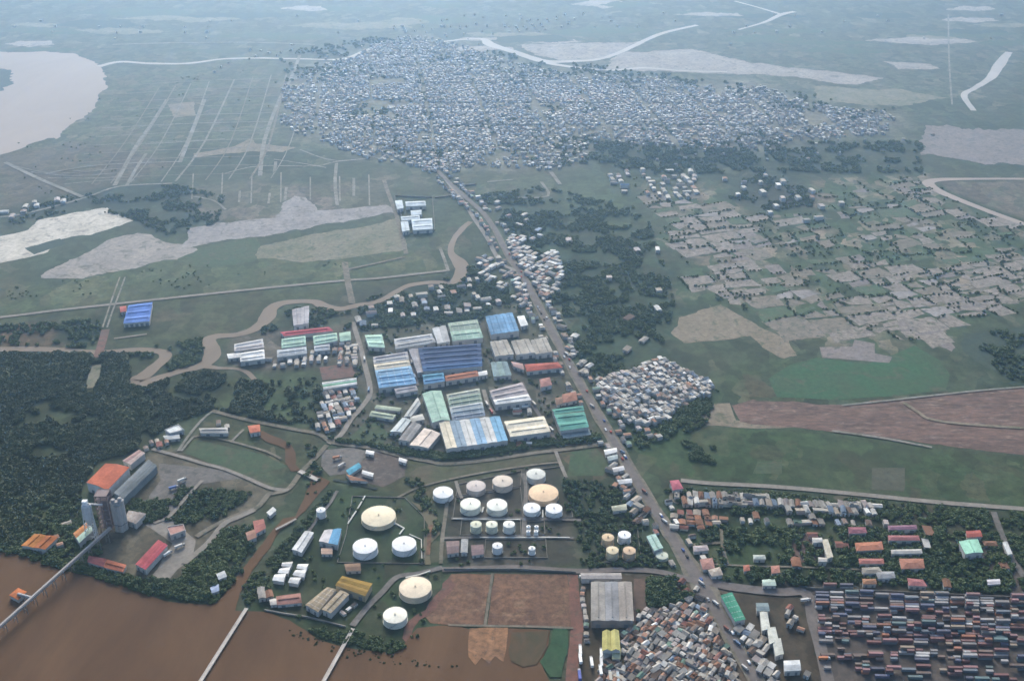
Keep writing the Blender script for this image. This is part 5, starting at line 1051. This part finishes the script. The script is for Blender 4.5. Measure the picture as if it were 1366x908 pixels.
def crow(row, v0, u0, u1, fill, stack, v1=None, tilt=.022):
    """one row of containers from survey column u0 to u1 at survey line v0"""
    a = G(u0, v0); b = G(u1, v0 + (u1 - u0) * tilt); d = math.hypot(b[0] - a[0], b[1] - a[1]); n = int(d / 13.0); rz = math.atan2(b[1] - a[1], b[0] - a[0]); k = 0
    for i in range(n):
        if R.random() > fill or vnoise(np.array([i * .55]), np.array([row // 4 * 3.1]), 77)[0] < .14: continue
        k += 1; t = (i + .5) / n
        for s in range(R.choices((1, 2, 3), stack)[0]):
            CON.append((a[0] + (b[0] - a[0]) * t + R.uniform(-.5, .5), a[1] + (b[1] - a[1]) * t + R.uniform(-.5, .5), s * 2.64, rz + R.choice((0, 0, math.pi)) + R.uniform(-.012, .012), row, k, s, R.choices(list(CC), (20, 11, 11, 13, 6, 10, 5, 13, 12, 5))[0]))
vv = 790.0; rown = 0
for grp, v0, nrow, step, fill, st, u0 in (('gate', 783.5, 1, 3, .6, (3, 1, 0), 1072), ('a', 792, 8, 3.3, .86, (6, 4, 1), 1086), ('b', 823.5, 8, 3.3, .84, (6, 4, 1), 1090), ('c', 852.5, 2, 3.6, .9, (6, 3, 0), 1091), ('d', 866, 4, 4.2, .62, (6, 3, 0), 1094), ('e', 887, 4, 5.0, .52, (6, 2, 0), 1098)):
    for i in range(nrow):
        rown += 1; crow(rown, v0 + i * step, u0, 1366 if grp != 'gate' else 1140, fill, st)
CON.sort(key=lambda c: c[1] - c[2] * 1.2)
STK = ('on the ground', 'second layer', 'top layer')
for c in CON[:300]:
    x, y, z, rz, row, k, s, cn = c; OCC.append([(x - 6, y - 2), (x + 6, y - 2), (x + 6, y + 2), (x - 6, y + 2)]) if s == 0 else None
    lb = '%s container %s, %s from road end, %s row from front' % (cn, STK[s], ordinal(k), ordinal(rown + 1 - row))
    e = empty('shipping_container', (x, y, z + .75 - .3), lb, 'container', 'shipping containers in the yard', rz); col = K(CC[cn], R.uniform(.65, 1.2)); col = tuple(.55 * x + .40 * y for x, y in zip(col, (.21, .19, .18)))
    if R.random() < .5: e.scale.x = .5; e.location.x += R.choice((-3.05, 3.05)) * math.cos(rz)
    for me, nm, f in zip(CM, ('body', 'frame', 'door'), (1, .8, .9)): obj(nm, me, e, K(col, f))
rc = CON[300:]
if rc:
    n = len(rc); A = np.array([c[:4] for c in rc]); base = np.array([(sx * 6.1, sy * 1.22, z) for z in (0, 2.6) for sx, sy in ((-1, -1), (1, -1), (1, 1), (-1, 1))])
    c, s = np.cos(A[:, 3])[:, None], np.sin(A[:, 3])[:, None]; V = np.stack([base[:, 0] * c - base[:, 1] * s + A[:, 0:1], base[:, 0] * s + base[:, 1] * c + A[:, 1:2], base[:, 2] + A[:, 2:3] + .45], 2).reshape(-1, 3)
    T = [(4, 5, 6, 7), (0, 1, 5, 4), (1, 2, 6, 5), (2, 3, 7, 6), (3, 0, 4, 7)]
    me = bpy.data.meshes.new('containers'); me.from_pydata(V.tolist(), [], [tuple(b * 8 + k for k in t) for b in range(n) for t in T])
    col = np.ones((n, 5, 4)); col[:, :, :3] = (np.array([CC[q[7]] for q in rc]) * NR.uniform(.6, 1.1, (n, 1)) * .55 + np.array((.21, .19, .18)) * .40)[:, None]
    at = me.attributes.new('tone', 'FLOAT_COLOR', 'FACE'); at.data.foreach_set('color', col.ravel()); me.materials.append(M_TONE)
    tag(obj('farther_containers', me), 'remaining stacked containers at back of yard', 'containers', kind='stuff')
def lorry_meshes():
    b = MB().box(-6.5, 3.2, -1.25, 1.25, 1.2, 4.0); ch = MB().box(-6.5, 6.2, -.5, .5, .75, 1.15)
    c = MB(); c.v = [(3.9, -1.2, .7), (6.3, -1.2, .7), (6.3, -1.2, 1.9), (5.9, -1.2, 3.2), (3.9, -1.2, 3.4), (3.9, 1.2, .7), (6.3, 1.2, .7), (6.3, 1.2, 1.9), (5.9, 1.2, 3.2), (3.9, 1.2, 3.4)]
    c.f = [(0, 1, 2, 3, 4), (9, 8, 7, 6, 5)] + [(i, 5 + i, 5 + (i + 1) % 5, (i + 1) % 5) for i in range(5)]
    w = MB()
    for x in (-5.5, -4.2, 1.8, 5.2):
        for y in (-1.15, 1.15):
            i0 = len(w.v); k = 10
            for s in (-.2, .2): w.v += [(x + .55 * math.cos(6.283 * i / k), y + s, .55 + .55 * math.sin(6.283 * i / k)) for i in range(k)]
            w.f += [tuple(i0 + i for i in range(k)), tuple(i0 + k + i for i in reversed(range(k)))] + [(i0 + i, i0 + k + i, i0 + k + (i + 1) % k, i0 + (i + 1) % k) for i in range(k)]
    g = MB(); g.v = [(6.33, -1.0, 1.95), (6.33, 1.0, 1.95), (5.95, 1.0, 3.1), (5.95, -1.0, 3.1)]; g.f = [(0, 1, 2, 3)]
    return [(mesh(n, m.v, m.f, M_STEEL), n) for n, m in (('cargo_box', b), ('chassis', ch), ('cab', c), ('wheels', w), ('windscreen', g))]
LM = lorry_meshes()
def lorry(u, v, rz, col, label, group='parked lorries', s=1.0):
    x, y, _ = G(u, v, 2); e = empty('lorry', (x, y, .85), label, 'lorry', group, rz); e.scale = (s, s, s); OCC.append([(x - 6, y - 6), (x + 6, y - 6), (x + 6, y + 6), (x - 6, y + 6)])
    for (me, n), c in zip(LM, (col, (.08, .08, .08), (.3, .3, .3), (.03, .03, .03), (.05, .06, .07))): obj(n, me, e, c)
PI2 = math.pi / 2
for u, v, col, lb in [(774, 867, WHT, 'white box lorry nearest red dirt track, farther of two'), (774, 878, WHT, 'white box lorry nearest red dirt track, nearer of two'), (789, 883, WHT, 'white box lorry in middle of lorry park'), (802, 872, WHT, 'white box lorry below yellow shed, farthest'), (802, 883, (.66, .64, .62), 'white box lorry below yellow shed, middle'), (801, 894, WHT, 'white box lorry below yellow shed, nearest'), (773, 900, (.12, .14, .38), 'blue box lorry at bottom of lorry park'), (814, 902, (.46, .44, .38), 'beige box lorry at bottom by settlement'), (824, 903, (.40, .46, .48), 'pale grey-blue lorry at bottom by settlement')]:
    lorry(u, v, PI2 + R.uniform(-.05, .05), col, lb)
for u, v, rz, col, lb in [(549, 482, 1.75, (.6, .58, .55), 'pale lorry parked left of navy blue factory'), (553, 502, 1.75, (.2, .28, .4), 'blue lorry parked in lane below grey lean-to'), (649, 538, 1.9, (.62, .6, .56), 'white lorry in lane between factory and two-tone hall'), (655, 548, 1.9, (.4, .12, .1), 'red lorry in lane behind striped hall'), (690, 546, .15, (.5, .5, .48), 'grey lorry in yard behind cream hall'), (702, 543, .15, (.66, .64, .6), 'white lorry in yard behind cream hall'),
        (712, 538, 2.0, (.5, .46, .4), 'beige lorry on estate lane beside cream hall'), (735, 572, 2.0, (.55, .54, .52), 'pale lorry on estate lane beside teal hall'), (486, 478, 1.75, (.6, .6, .58), 'white lorry driving on estate street upper part'), (492, 519, 1.6, (.22, .3, .4), 'blue lorry driving on estate street lower part'), (450, 610, .4, (.45, .2, .12), 'rusty lorry parked on round gravel yard'), (456, 620, .9, (.6, .58, .55), 'pale lorry parked on round gravel yard'),
        (232, 650, .5, (.13, .2, .42), 'blue lorry on plant yard, left of two'), (243, 640, .7, (.6, .6, .58), 'white lorry on plant yard beside track'), (224, 738, 1.0, (.7, .7, .68), 'white lorry on sandy yard by crimson shed'), (240, 728, .6, (.62, .6, .56), 'pale lorry farther along sandy yard'), (1075, 800, .2, (.6, .58, .55), 'pale lorry turning in at container yard'), (1100, 878, 0, (.5, .2, .1), 'orange lorry at front of container yard'), (780, 769, .1, (.62, .62, .6), 'white lorry in front of long pale grey shed')]:
    lorry(u, v, rz, col, lb, 'parked lorries', .8)
for i, (u, v) in enumerate([(938, 777), (952, 803), (972, 838), (981, 856), (996, 890), (884, 694), (862, 655), (828, 602), (792, 541), (753, 471)]):
    t = G(u, v, 2); lorry(u + (2 if i % 2 else -2), v, math.atan2(-.8, .56) + (math.pi if i % 2 else 0), ((.5, .48, .46), (.62, .62, .6), (.24, .10, .08), (.14, .2, .3))[i % 4], 'lorry driving on main road, %s nearest to viewer' % ordinal([6, 5, 4, 2, 1, 7, 8, 9, 10, 11][i] - (1 if [6, 5, 4, 2, 1, 7, 8, 9, 10, 11][i] > 3 else 0)) , 'lorries on the main road', .62)

def car_meshes():
    b = MB(); pr = [(-2.1, .35), (2.1, .35), (2.15, .8), (1.0, .95), (.5, 1.45), (-1.3, 1.45), (-1.9, .95), (-2.15, .85)]; n = len(pr)
    b.v = [(x, -.85, z) for x, z in pr] + [(x, .85, z) for x, z in pr]; b.f = [tuple(range(n)), tuple(range(2 * n - 1, n - 1, -1))] + [(i, n + i, n + (i + 1) % n, (i + 1) % n) for i in range(n)]
    w = MB()
    for x in (-1.35, 1.35):
        for y in (-.8, .8):
            i0 = len(w.v)
            for s in (-.12, .12): w.v += [(x + .34 * math.cos(6.283 * i / 8), y + s, .34 + .34 * math.sin(6.283 * i / 8)) for i in range(8)]
            w.f += [tuple(i0 + i for i in range(8)), tuple(i0 + 8 + i for i in reversed(range(8)))] + [(i0 + i, i0 + 8 + i, i0 + 8 + (i + 1) % 8, i0 + (i + 1) % 8) for i in range(8)]
    g = MB().box(-1.2, .5, -.87, .87, 1.0, 1.38)
    return [(mesh(n_, m.v, m.f, M_STEEL), n_) for n_, m in (('body', b), ('wheels', w), ('window', g))]
CARM = car_meshes(); ml = ROADS[MAIN][0][::6]; CARS = []
for a, b in zip(ml, ml[1:]):
    L = math.hypot(b[0] - a[0], b[1] - a[1])
    if a[1] > 1700: continue
    for i in range(int(L / 22)):
        if R.random() < .75: t = R.random(); sd = R.choice((-1, 1)); CARS.append((a[0] + (b[0] - a[0]) * t - (b[1] - a[1]) / L * sd * 2.2, a[1] + (b[1] - a[1]) * t + (b[0] - a[0]) / L * sd * 2.2, math.atan2(b[1] - a[1], b[0] - a[0]) + (math.pi if sd > 0 else 0), R.choice(('white', 'silver', 'black', 'red', 'blue'))))
CARS.sort(key=lambda c: c[1]); ncar = {}
for x, y, rz, cn in CARS[:40]:
    ncar[cn] = ncar.get(cn, 0) + 1
    e = empty('car', (x, y, .9), '%s car on main road, %s %s one counted from bottom of picture' % (cn, ordinal(ncar[cn]), cn), 'car', 'cars on the main road', rz); e.scale = (1.15,) * 3
    for (me, nm), c in zip(CARM, ({'white': (.7, .7, .68), 'silver': (.4, .4, .4), 'black': (.03, .03, .03), 'red': (.35, .05, .04), 'blue': (.07, .12, .3)}[cn], (.03, .03, .03), (.04, .05, .06))): obj(nm, me, e, c)
# ------------------------------------------------------------------ trees
def crown_mesh(name, seed, rx, rz, n, mat, leaf=1.0, gap=.25):
    r = np.random.default_rng(seed); k = 9                    # lumps give the crown its uneven outline
    lc = r.normal(0, 1, (k, 3)); lc /= np.linalg.norm(lc, axis=1)[:, None]; lc *= r.uniform(.35, .72, (k, 1)); lr = r.uniform(.30, .52, k)
    V, Fc = [], []
    for i in range(n):
        j = r.integers(k); d = r.normal(0, 1, 3); d /= np.linalg.norm(d); p = (lc[j] + d * lr[j] * r.uniform(.6, 1.0)) * np.array((rx, rx, rz))
        nrm = d + r.normal(0, .55, 3); nrm[2] += .35; nrm /= np.linalg.norm(nrm); a = np.cross(nrm, r.normal(0, 1, 3)); a /= np.linalg.norm(a); b = np.cross(nrm, a); s = leaf * r.uniform(.6, 1.25); z0 = len(V)
        for u, w in ((-1, -.6), (.2, -1), (1, .3), (-.1, 1)): V.append(tuple(p + (a * u + b * w) * s + np.array((0, 0, rz * .95))))
        Fc.append((z0, z0 + 1, z0 + 2, z0 + 3))
    return mesh(name, V, Fc, mat)
def trunk_mesh(seed, h, r0):
    r = random.Random(seed); b = MB(); n = 6
    def limb(p, q, ra, rb):
        p, q = Vector(p), Vector(q); d = (q - p).normalized(); x = d.orthogonal().normalized(); y = d.cross(x); i0 = len(b.v)
        for c, rr in ((p, ra), (q, rb)): b.v.extend([tuple(c + x * rr * math.cos(6.283 * i / n) + y * rr * math.sin(6.283 * i / n)) for i in range(n)])
        b.f.extend([(i0 + i, i0 + (i + 1) % n, i0 + n + (i + 1) % n, i0 + n + i) for i in range(n)])
    t = (r.uniform(-.3, .3), r.uniform(-.3, .3), h * .55); limb((0, 0, -.1), t, r0, r0 * .65)
    for i in range(4): a = i * 1.57 + r.uniform(-.4, .4); limb(t, (t[0] + h * .28 * math.cos(a), t[1] + h * .28 * math.sin(a), h * r.uniform(.8, 1.05)), r0 * .5, r0 * .18)
    return mesh('trunk', b.v, b.f, M_BARK)
M_LEAF = leaf_mat('leaves', (.026, .052, .020), (.060, .092, .034), 'OBJECT'); M_LEAFI = leaf_mat('wood_leaves', (.032, .060, .022), (.085, .112, .038), 'INSTANCER'); M_MANG = leaf_mat('mangrove_leaves', (.020, .034, .014), (.062, .078, .030), 'INSTANCER')
TM = [(trunk_mesh(i, 4.0 + i * .5, .28), crown_mesh('crown', 20 + i, 3.4 + .35 * i, 2.6 + .2 * i, 210, M_LEAF, .85)) for i in range(4)]
def pts_in(px, n, seed, pad=2.0, huts=True, world=None):
    P = world or W(px); r = np.random.default_rng(seed); x0, x1, y0, y1 = min(p[0] for p in P), max(p[0] for p in P), min(p[1] for p in P), max(p[1] for p in P); out = np.zeros((0, 2))
    area = abs(sum(P[i - 1][0] * P[i][1] - P[i][0] * P[i - 1][1] for i in range(len(P)))) / 2
    m = int(n * (x1 - x0) * (y1 - y0) / max(area, 1)) + 1
    c = np.stack([r.uniform(x0, x1, m), r.uniform(y0, y1, m)], 1); c = c[inside(c[:, 0], c[:, 1], P)]
    return c[clear(c, pad, huts)]
def clear(c, pad, huts=True):
    ok = np.ones(len(c), bool)
    for q in OCC:
        a = np.array(q); lo, hi = a.min(0) - pad, a.max(0) + pad
        s = np.where(ok & (c[:, 0] > lo[0]) & (c[:, 0] < hi[0]) & (c[:, 1] > lo[1]) & (c[:, 1] < hi[1]))[0]
        if len(s): ok[s] &= polydist(c[s, 0], c[s, 1], q) < -pad
    for S, hw in ROADS:
        a = np.array(S); lo, hi = a.min(0) - hw - pad, a.max(0) + hw + pad
        s = np.where(ok & (c[:, 0] > lo[0]) & (c[:, 0] < hi[0]) & (c[:, 1] > lo[1]) & (c[:, 1] < hi[1]))[0]
        if not len(s): continue
        d = np.full(len(s), 1e9)
        for p, q in zip(S[::2], S[2::2] if len(S) > 2 else S[1:]): d = np.minimum(d, segdist(c[s, 0], c[s, 1], p, q))
        ok[s] &= d > hw + pad
    if huts and len(OCC_H):
        for k in np.where(ok)[0]:
            d = np.abs(OCC_H - c[k]); m = (d[:, 0] < 5) & (d[:, 1] < 5)
            if m.any(): ok[k] = False
    return ok
TREES = []
def grove(px, n, where, lm, lmpx, seed, smin=.7, smax=1.15, pad=2.0):
    c = pts_in(px, int(n * 1.5), seed, pad)[:n]; L = G(*lmpx); c = sorted(map(tuple, c), key=lambda p: math.hypot(p[0] - L[0], p[1] - L[1]))
    for i, (x, y) in enumerate(c):
        if len(TREES) >= 300: return
        TREES.append(1); lb = 'leafy tree %s, %s nearest to %s' % (where, ordinal(i + 1) if i else 'the', lm)
        e = empty('tree', (x, y, 0), lb, 'tree', 'trees ' + where, R.uniform(0, 6.28)); s = R.uniform(smin, smax); e.scale = (s, s, s * R.uniform(.85, 1.2)); k = R.randrange(4)
        for me, nm in zip(TM[k], ('trunk', 'crown')): obj(nm, me, e)
grove([(868,775),(900,772),(925,800),(905,806),(870,812),(862,800)], 46, 'in dark grove by junction', 'grey three-bay hall', (816,800), 1)
grove([(58,742),(120,760),(180,776),(235,785),(290,780),(300,790),(280,804),(200,792),(130,770),(60,750)], 52, 'on river bank below plant', 'orange stilt hut', (24,792), 2)
grove([(1270,778),(1315,776),(1345,784),(1345,792),(1270,790)], 22, 'in dark clump above container yard', 'white roofed hut', (1325,778), 3)
grove([(405,836),(440,838),(500,850),(535,860),(520,868),(470,864),(425,850)], 26, 'on river bank by ivory tank', 'pale jetty', (471,838), 4, .5, .9)
grove([(990,760),(1080,762),(1140,765),(1140,784),(1000,778)], 34, 'in green plot beside yard road', 'pale mint roofed hut', (1026,776), 5)
grove([(1110,700),(1260,712),(1280,760),(1200,768),(1120,760)], 44, 'between barracks', 'broad orange barrack', (1160,730), 6)
grove([(640,605),(800,584),(800,589),(700,600),(600,612),(540,606),(500,598)], 30, 'along dark estate ditch', 'teal corner hall', (762,561), 7, .6, 1.0, 1.0)
grove([(235,650),(340,660),(300,690),(240,700)], 22, 'in dark plot inside plant', 'salmon block', (235,706), 8)
grove([(300,770),(312,745),(350,712),(345,725),(318,770),(306,790)], 14, 'on canal bank', 'faded red house', (346,702), 9, .6, 1.0)
grove([(740,640),(800,640),(850,705),(800,700),(760,690)], 40, 'in dark lot behind small tanks', 'orange-topped tank', (725,660), 10)

def node_scatter(name, pts, scale, tint, protos, label, kind='stuff'):
    n = len(pts); me = bpy.data.meshes.new(name); me.vertices.add(n); co = np.zeros((n, 3)); co[:, :2] = pts; me.vertices.foreach_set('co', co.ravel()); me.update()
    for nm, t, arr in (('size', 'FLOAT', scale), ('turn', 'FLOAT', NR.uniform(0, 6.28, n)), ('tint', 'FLOAT', tint), ('which', 'INT', NR.integers(0, len(protos), n))):
        at = me.attributes.new(nm, t, 'POINT'); at.data.foreach_set('value', np.asarray(arr, dtype=np.int32 if t == 'INT' else np.float32))
    col = bpy.data.collections.new(name + '_kinds')
    for i, m in enumerate(protos): col.objects.link(bpy.data.objects.new('crown', m))
    g = bpy.data.node_groups.new(name, 'GeometryNodeTree'); g.interface.new_socket('Geometry', in_out='INPUT', socket_type='NodeSocketGeometry'); g.interface.new_socket('Geometry', in_out='OUTPUT', socket_type='NodeSocketGeometry')
    gi, go = g.nodes.new('NodeGroupInput'), g.nodes.new('NodeGroupOutput'); ip = g.nodes.new('GeometryNodeInstanceOnPoints'); ci = g.nodes.new('GeometryNodeCollectionInfo')
    ci.inputs['Collection'].default_value = col; ci.inputs['Separate Children'].default_value = True; ci.inputs['Reset Children'].default_value = True; ip.inputs['Pick Instance'].default_value = True
    def na(nm, t):
        a = g.nodes.new('GeometryNodeInputNamedAttribute'); a.data_type = t; a.inputs[0].default_value = nm; return a.outputs[0]
    m2p = g.nodes.new('GeometryNodeMeshToPoints'); rot = g.nodes.new('ShaderNodeCombineXYZ'); l = g.links.new
    l(gi.outputs[0], m2p.inputs[0]); l(m2p.outputs[0], ip.inputs['Points']); l(ci.outputs[0], ip.inputs['Instance']); l(na('which', 'INT'), ip.inputs['Instance Index']); l(na('turn', 'FLOAT'), rot.inputs[2]); l(rot.outputs[0], ip.inputs['Rotation']); l(na('size', 'FLOAT'), ip.inputs['Scale']); l(ip.outputs[0], go.inputs[0])
    o = obj(name, me); md = o.modifiers.new('scatter', 'NODES'); md.node_group = g
    return tag(o, label, 'trees', kind=kind)
PM = [crown_mesh('crown', 60 + i, 3.3 + .4 * i, 2.2, 230, M_MANG, .8) for i in range(4)]; PT = [crown_mesh('crown', 80 + i, 3.2 + .4 * i, 2.5, 230, M_LEAFI, .8) for i in range(4)]
for m in PM + PT:                                            # the crowns of a wood stand close to the ground
    for v in m.vertices: v.co.z *= .9
ex = lambda c: c[~inside(c[:, 0], c[:, 1], W([(345,500),(425,495),(430,565),(400,570),(345,545)])) | (np.random.default_rng(5).random(len(c)) < .10)]
wood = ex(pts_in([(-70,735),(-70,472),(168,474),(175,515),(195,517),(240,500),(285,497),(335,510),(425,500),(426,560),(415,570),(285,545),(232,564),(190,588),(170,605),(138,612),(112,640),(100,680),(70,700),(40,712),(25,728)], 11000, 21, 1.5))
clump = fbm(wood[:, 0] / 35, wood[:, 1] / 35, 4)
wood = wood[clump > .31]; cl = fbm(wood[:, 0] / 45, wood[:, 1] / 45, 6)
node_scatter('mangrove_wood', wood, NR.uniform(.35, 1.45, len(wood)) * (.5 + 1.0 * cl), np.clip((cl - .3) * 1.8 + NR.uniform(-.25, .25, len(wood)), 0, 1), PM, 'dark mangrove wood between creek and riverside plant')
SC = []
def thick(px, n, seed, thr=.45, size=(.6, 1.1), sc_=30, pad=1.5):
    c = pts_in(px, n, seed, pad, huts=True)
    c = c[fbm(c[:, 0] / sc_, c[:, 1] / sc_, seed) > thr]; SC.append(np.concatenate([c, np.random.default_rng(seed).uniform(*size, (len(c), 1))], 1))
thick([(640,260),(720,250),(860,280),(900,400),(880,480),(960,520),(940,570),(850,600),(760,460),(700,330)], 5200, 31, .47)
thick([(470,400),(560,385),(640,350),(690,400),(640,425),(480,440)], 1500, 32, .42)
thick([(0,290),(110,255),(240,247),(300,262),(290,298),(220,314),(175,292),(110,277),(20,300)], 1700, 33, .45, (.4, 1.0), 40)
thick([(840,235),(1240,232),(1270,260),(1400,310),(1400,400),(1240,400),(1090,450),(940,400),(860,325)], 1500, 34, .63, (.35, .8), 45)
thick([(1000,232),(1080,238),(1085,275),(1010,285),(960,262)], 900, 35, .5, (.4, .9), 45)
thick([(885,650),(1420,695),(1420,785),(1080,778),(960,772),(925,745)], 1500, 36, .47, (.7, 1.1), 22)
thick([(1290,445),(1400,435),(1400,515),(1345,515)], 350, 37, .5); thick([(910,590),(970,600),(960,620),(920,612)], 160, 38, .35)
thick([(780,190),(1230,190),(1230,230),(800,232)], 2600, 39, .46, (.7, 1.3)); thick([(600,420),(690,405),(800,590),(640,612),(450,580),(490,440)], 900, 40, .42, (.45, .8), 18)
thick([(900,545),(945,528),(950,545),(900,578),(870,585)], 220, 41, .3); thick([(400,640),(450,640),(590,690),(590,760),(560,860),(330,810)], 260, 42, .55, (.4, .7), 18)
thick([(-60,470),(-60,440),(130,425),(140,462)], 420, 43, .42); thick([(150,470),(270,452),(275,480),(220,500),(215,480)], 330, 44, .42); thick([(300,445),(345,440),(390,410),(470,415),(470,440),(380,440),(310,455)], 260, 45, .42)
thick([(380,570),(430,590),(430,630),(400,645),(385,600)], 90, 46, .4); thick([(600,640),(760,610),(800,690),(780,760),(590,756)], 240, 47, .55, (.4, .7), 16); thick([(60,700),(130,690),(135,770),(60,752),(0,735),(0,715)], 260, 48, .4)
thick([(372,70),(500,50),(900,100),(1200,145),(1000,200),(600,235),(400,180)], 5200, 49, .5, (.8, 1.4), 60, 0.5); thick([(0,205),(140,120),(370,80),(370,200),(0,280)], 700, 50, .66, (.3, .6), 50)
thick([(540,640),(560,640),(590,700),(560,760),(570,690)], 60, 51, .4); thick([(0,400),(0,385),(260,350),(460,350),(460,372)], 300, 52, .66, (.3, .5)); thick([(800,820),(905,800),(990,900),(800,905)], 260, 53, .5, (.4, .7), 14, 0)
thick([(440,584),(500,592),(545,602),(590,605),(640,600),(700,590),(800,578),(800,586),(700,598),(640,609),(590,613),(545,609),(490,597),(440,590)], 900, 61, .12, (.5, .95), 30, .3)
thick([(100,745),(180,770),(235,775),(262,740),(300,705),(345,700),(310,775),(300,795),(280,805),(200,794),(130,771),(60,754)], 900, 62, .22, (.5, .9), 30, .8)
thick([(240,648),(340,657),(300,688),(235,700),(222,694)], 420, 63, .2, (.4, .8), 30, .8); thick([(165,665),(232,668),(222,690),(196,700),(172,690)], 160, 64, .2, (.5, .9), 20, .8)
thick([(0,690),(110,660),(130,690),(120,740),(60,748),(0,735)], 420, 65, .25, (.6, 1.0), 30, 1); thick([(320,785),(345,760),(372,730),(400,700),(440,655),(446,660),(395,725),(350,790),(330,806)], 260, 66, .3, (.4, .8), 20, .8)
thick([(1000,655),(1366,685),(1366,705),(1180,695),(1000,684),(920,660)], 700, 67, .3, (.5, .9), 24, 1); thick([(1110,700),(1366,715),(1366,790),(1150,780)], 900, 68, .36, (.5, 1.0), 24, 1); thick([(755,640),(830,645),(860,705),(890,757),(780,757),(765,690)], 520, 69, .36, (.45, .85), 22, 1)
thick([(862,772),(905,772),(930,802),(905,810),(866,814)], 260, 70, .2, (.6, 1.0), 22, .8); thick([(410,838),(520,852),(545,862),(520,872),(430,852)], 160, 71, .3, (.4, .8), 18, .5)
hl = []                                                      # hedges along the plot edges
for k, n in PLOTS:
    for a, b in zip(k, k[1:] + k[:1]):
        if R.random() < .30:
            L = math.hypot(b[0] - a[0], b[1] - a[1])
            for i in range(int(L / 4)):
                if R.random() < .75: t = (i + R.random()) * 4 / L; hl.append((a[0] + (b[0] - a[0]) * t + R.uniform(-1.5, 1.5), a[1] + (b[1] - a[1]) * t + R.uniform(-1.5, 1.5), R.uniform(.25, .75)))
SC.append(np.array(hl))
S3 = np.concatenate(SC); cl = fbm(S3[:, 0] / 55, S3[:, 1] / 55, 11)
node_scatter('tree_cover', S3[:, :2], S3[:, 2], np.clip((cl - .3) * 1.8 + NR.uniform(-.3, .3, len(S3)), 0, 1), PT, 'small trees and thickets scattered over fields and villages')
# mud fingers and reeds off the river bank
rd = np.concatenate([pts_in([(380,830),(420,852),(520,873),(620,890),(560,890),(470,880),(390,850)], 60, 60, 0, False)])
node_scatter('reeds', rd, NR.uniform(.18, .42, len(rd)), NR.uniform(0, .6, len(rd)), PM[:2], 'dark tufts standing in shallow brown water by bank')

# ------------------------------------------------------------------ the hazy air
hz = MB().box(-15000, 15000, -15000, 15000, -2.5, H + 15); hm = bpy.data.materials.new('haze'); hm.use_nodes = True; t = hm.node_tree
t.nodes.remove(t.nodes['Principled BSDF']); pv = t.nodes.new('ShaderNodeVolumePrincipled'); pv.inputs['Color'].default_value = (*HAZE_COLOR, 1); pv.inputs['Density'].default_value = HAZE_DENSITY; pv.inputs['Anisotropy'].default_value = HAZE_FORWARD
t.links.new(pv.outputs[0], t.nodes['Material Output'].inputs['Volume'])
tag(hz.build('haze', hm), 'bluish haze thickening over far land', 'haze', kind='stuff')
print('houses', len(HS), 'solo', len(solo), 'near', n_near, 'containers', len(CON), 'trees', len(TREES), 'wood', len(wood), 'scatter', len(S3))
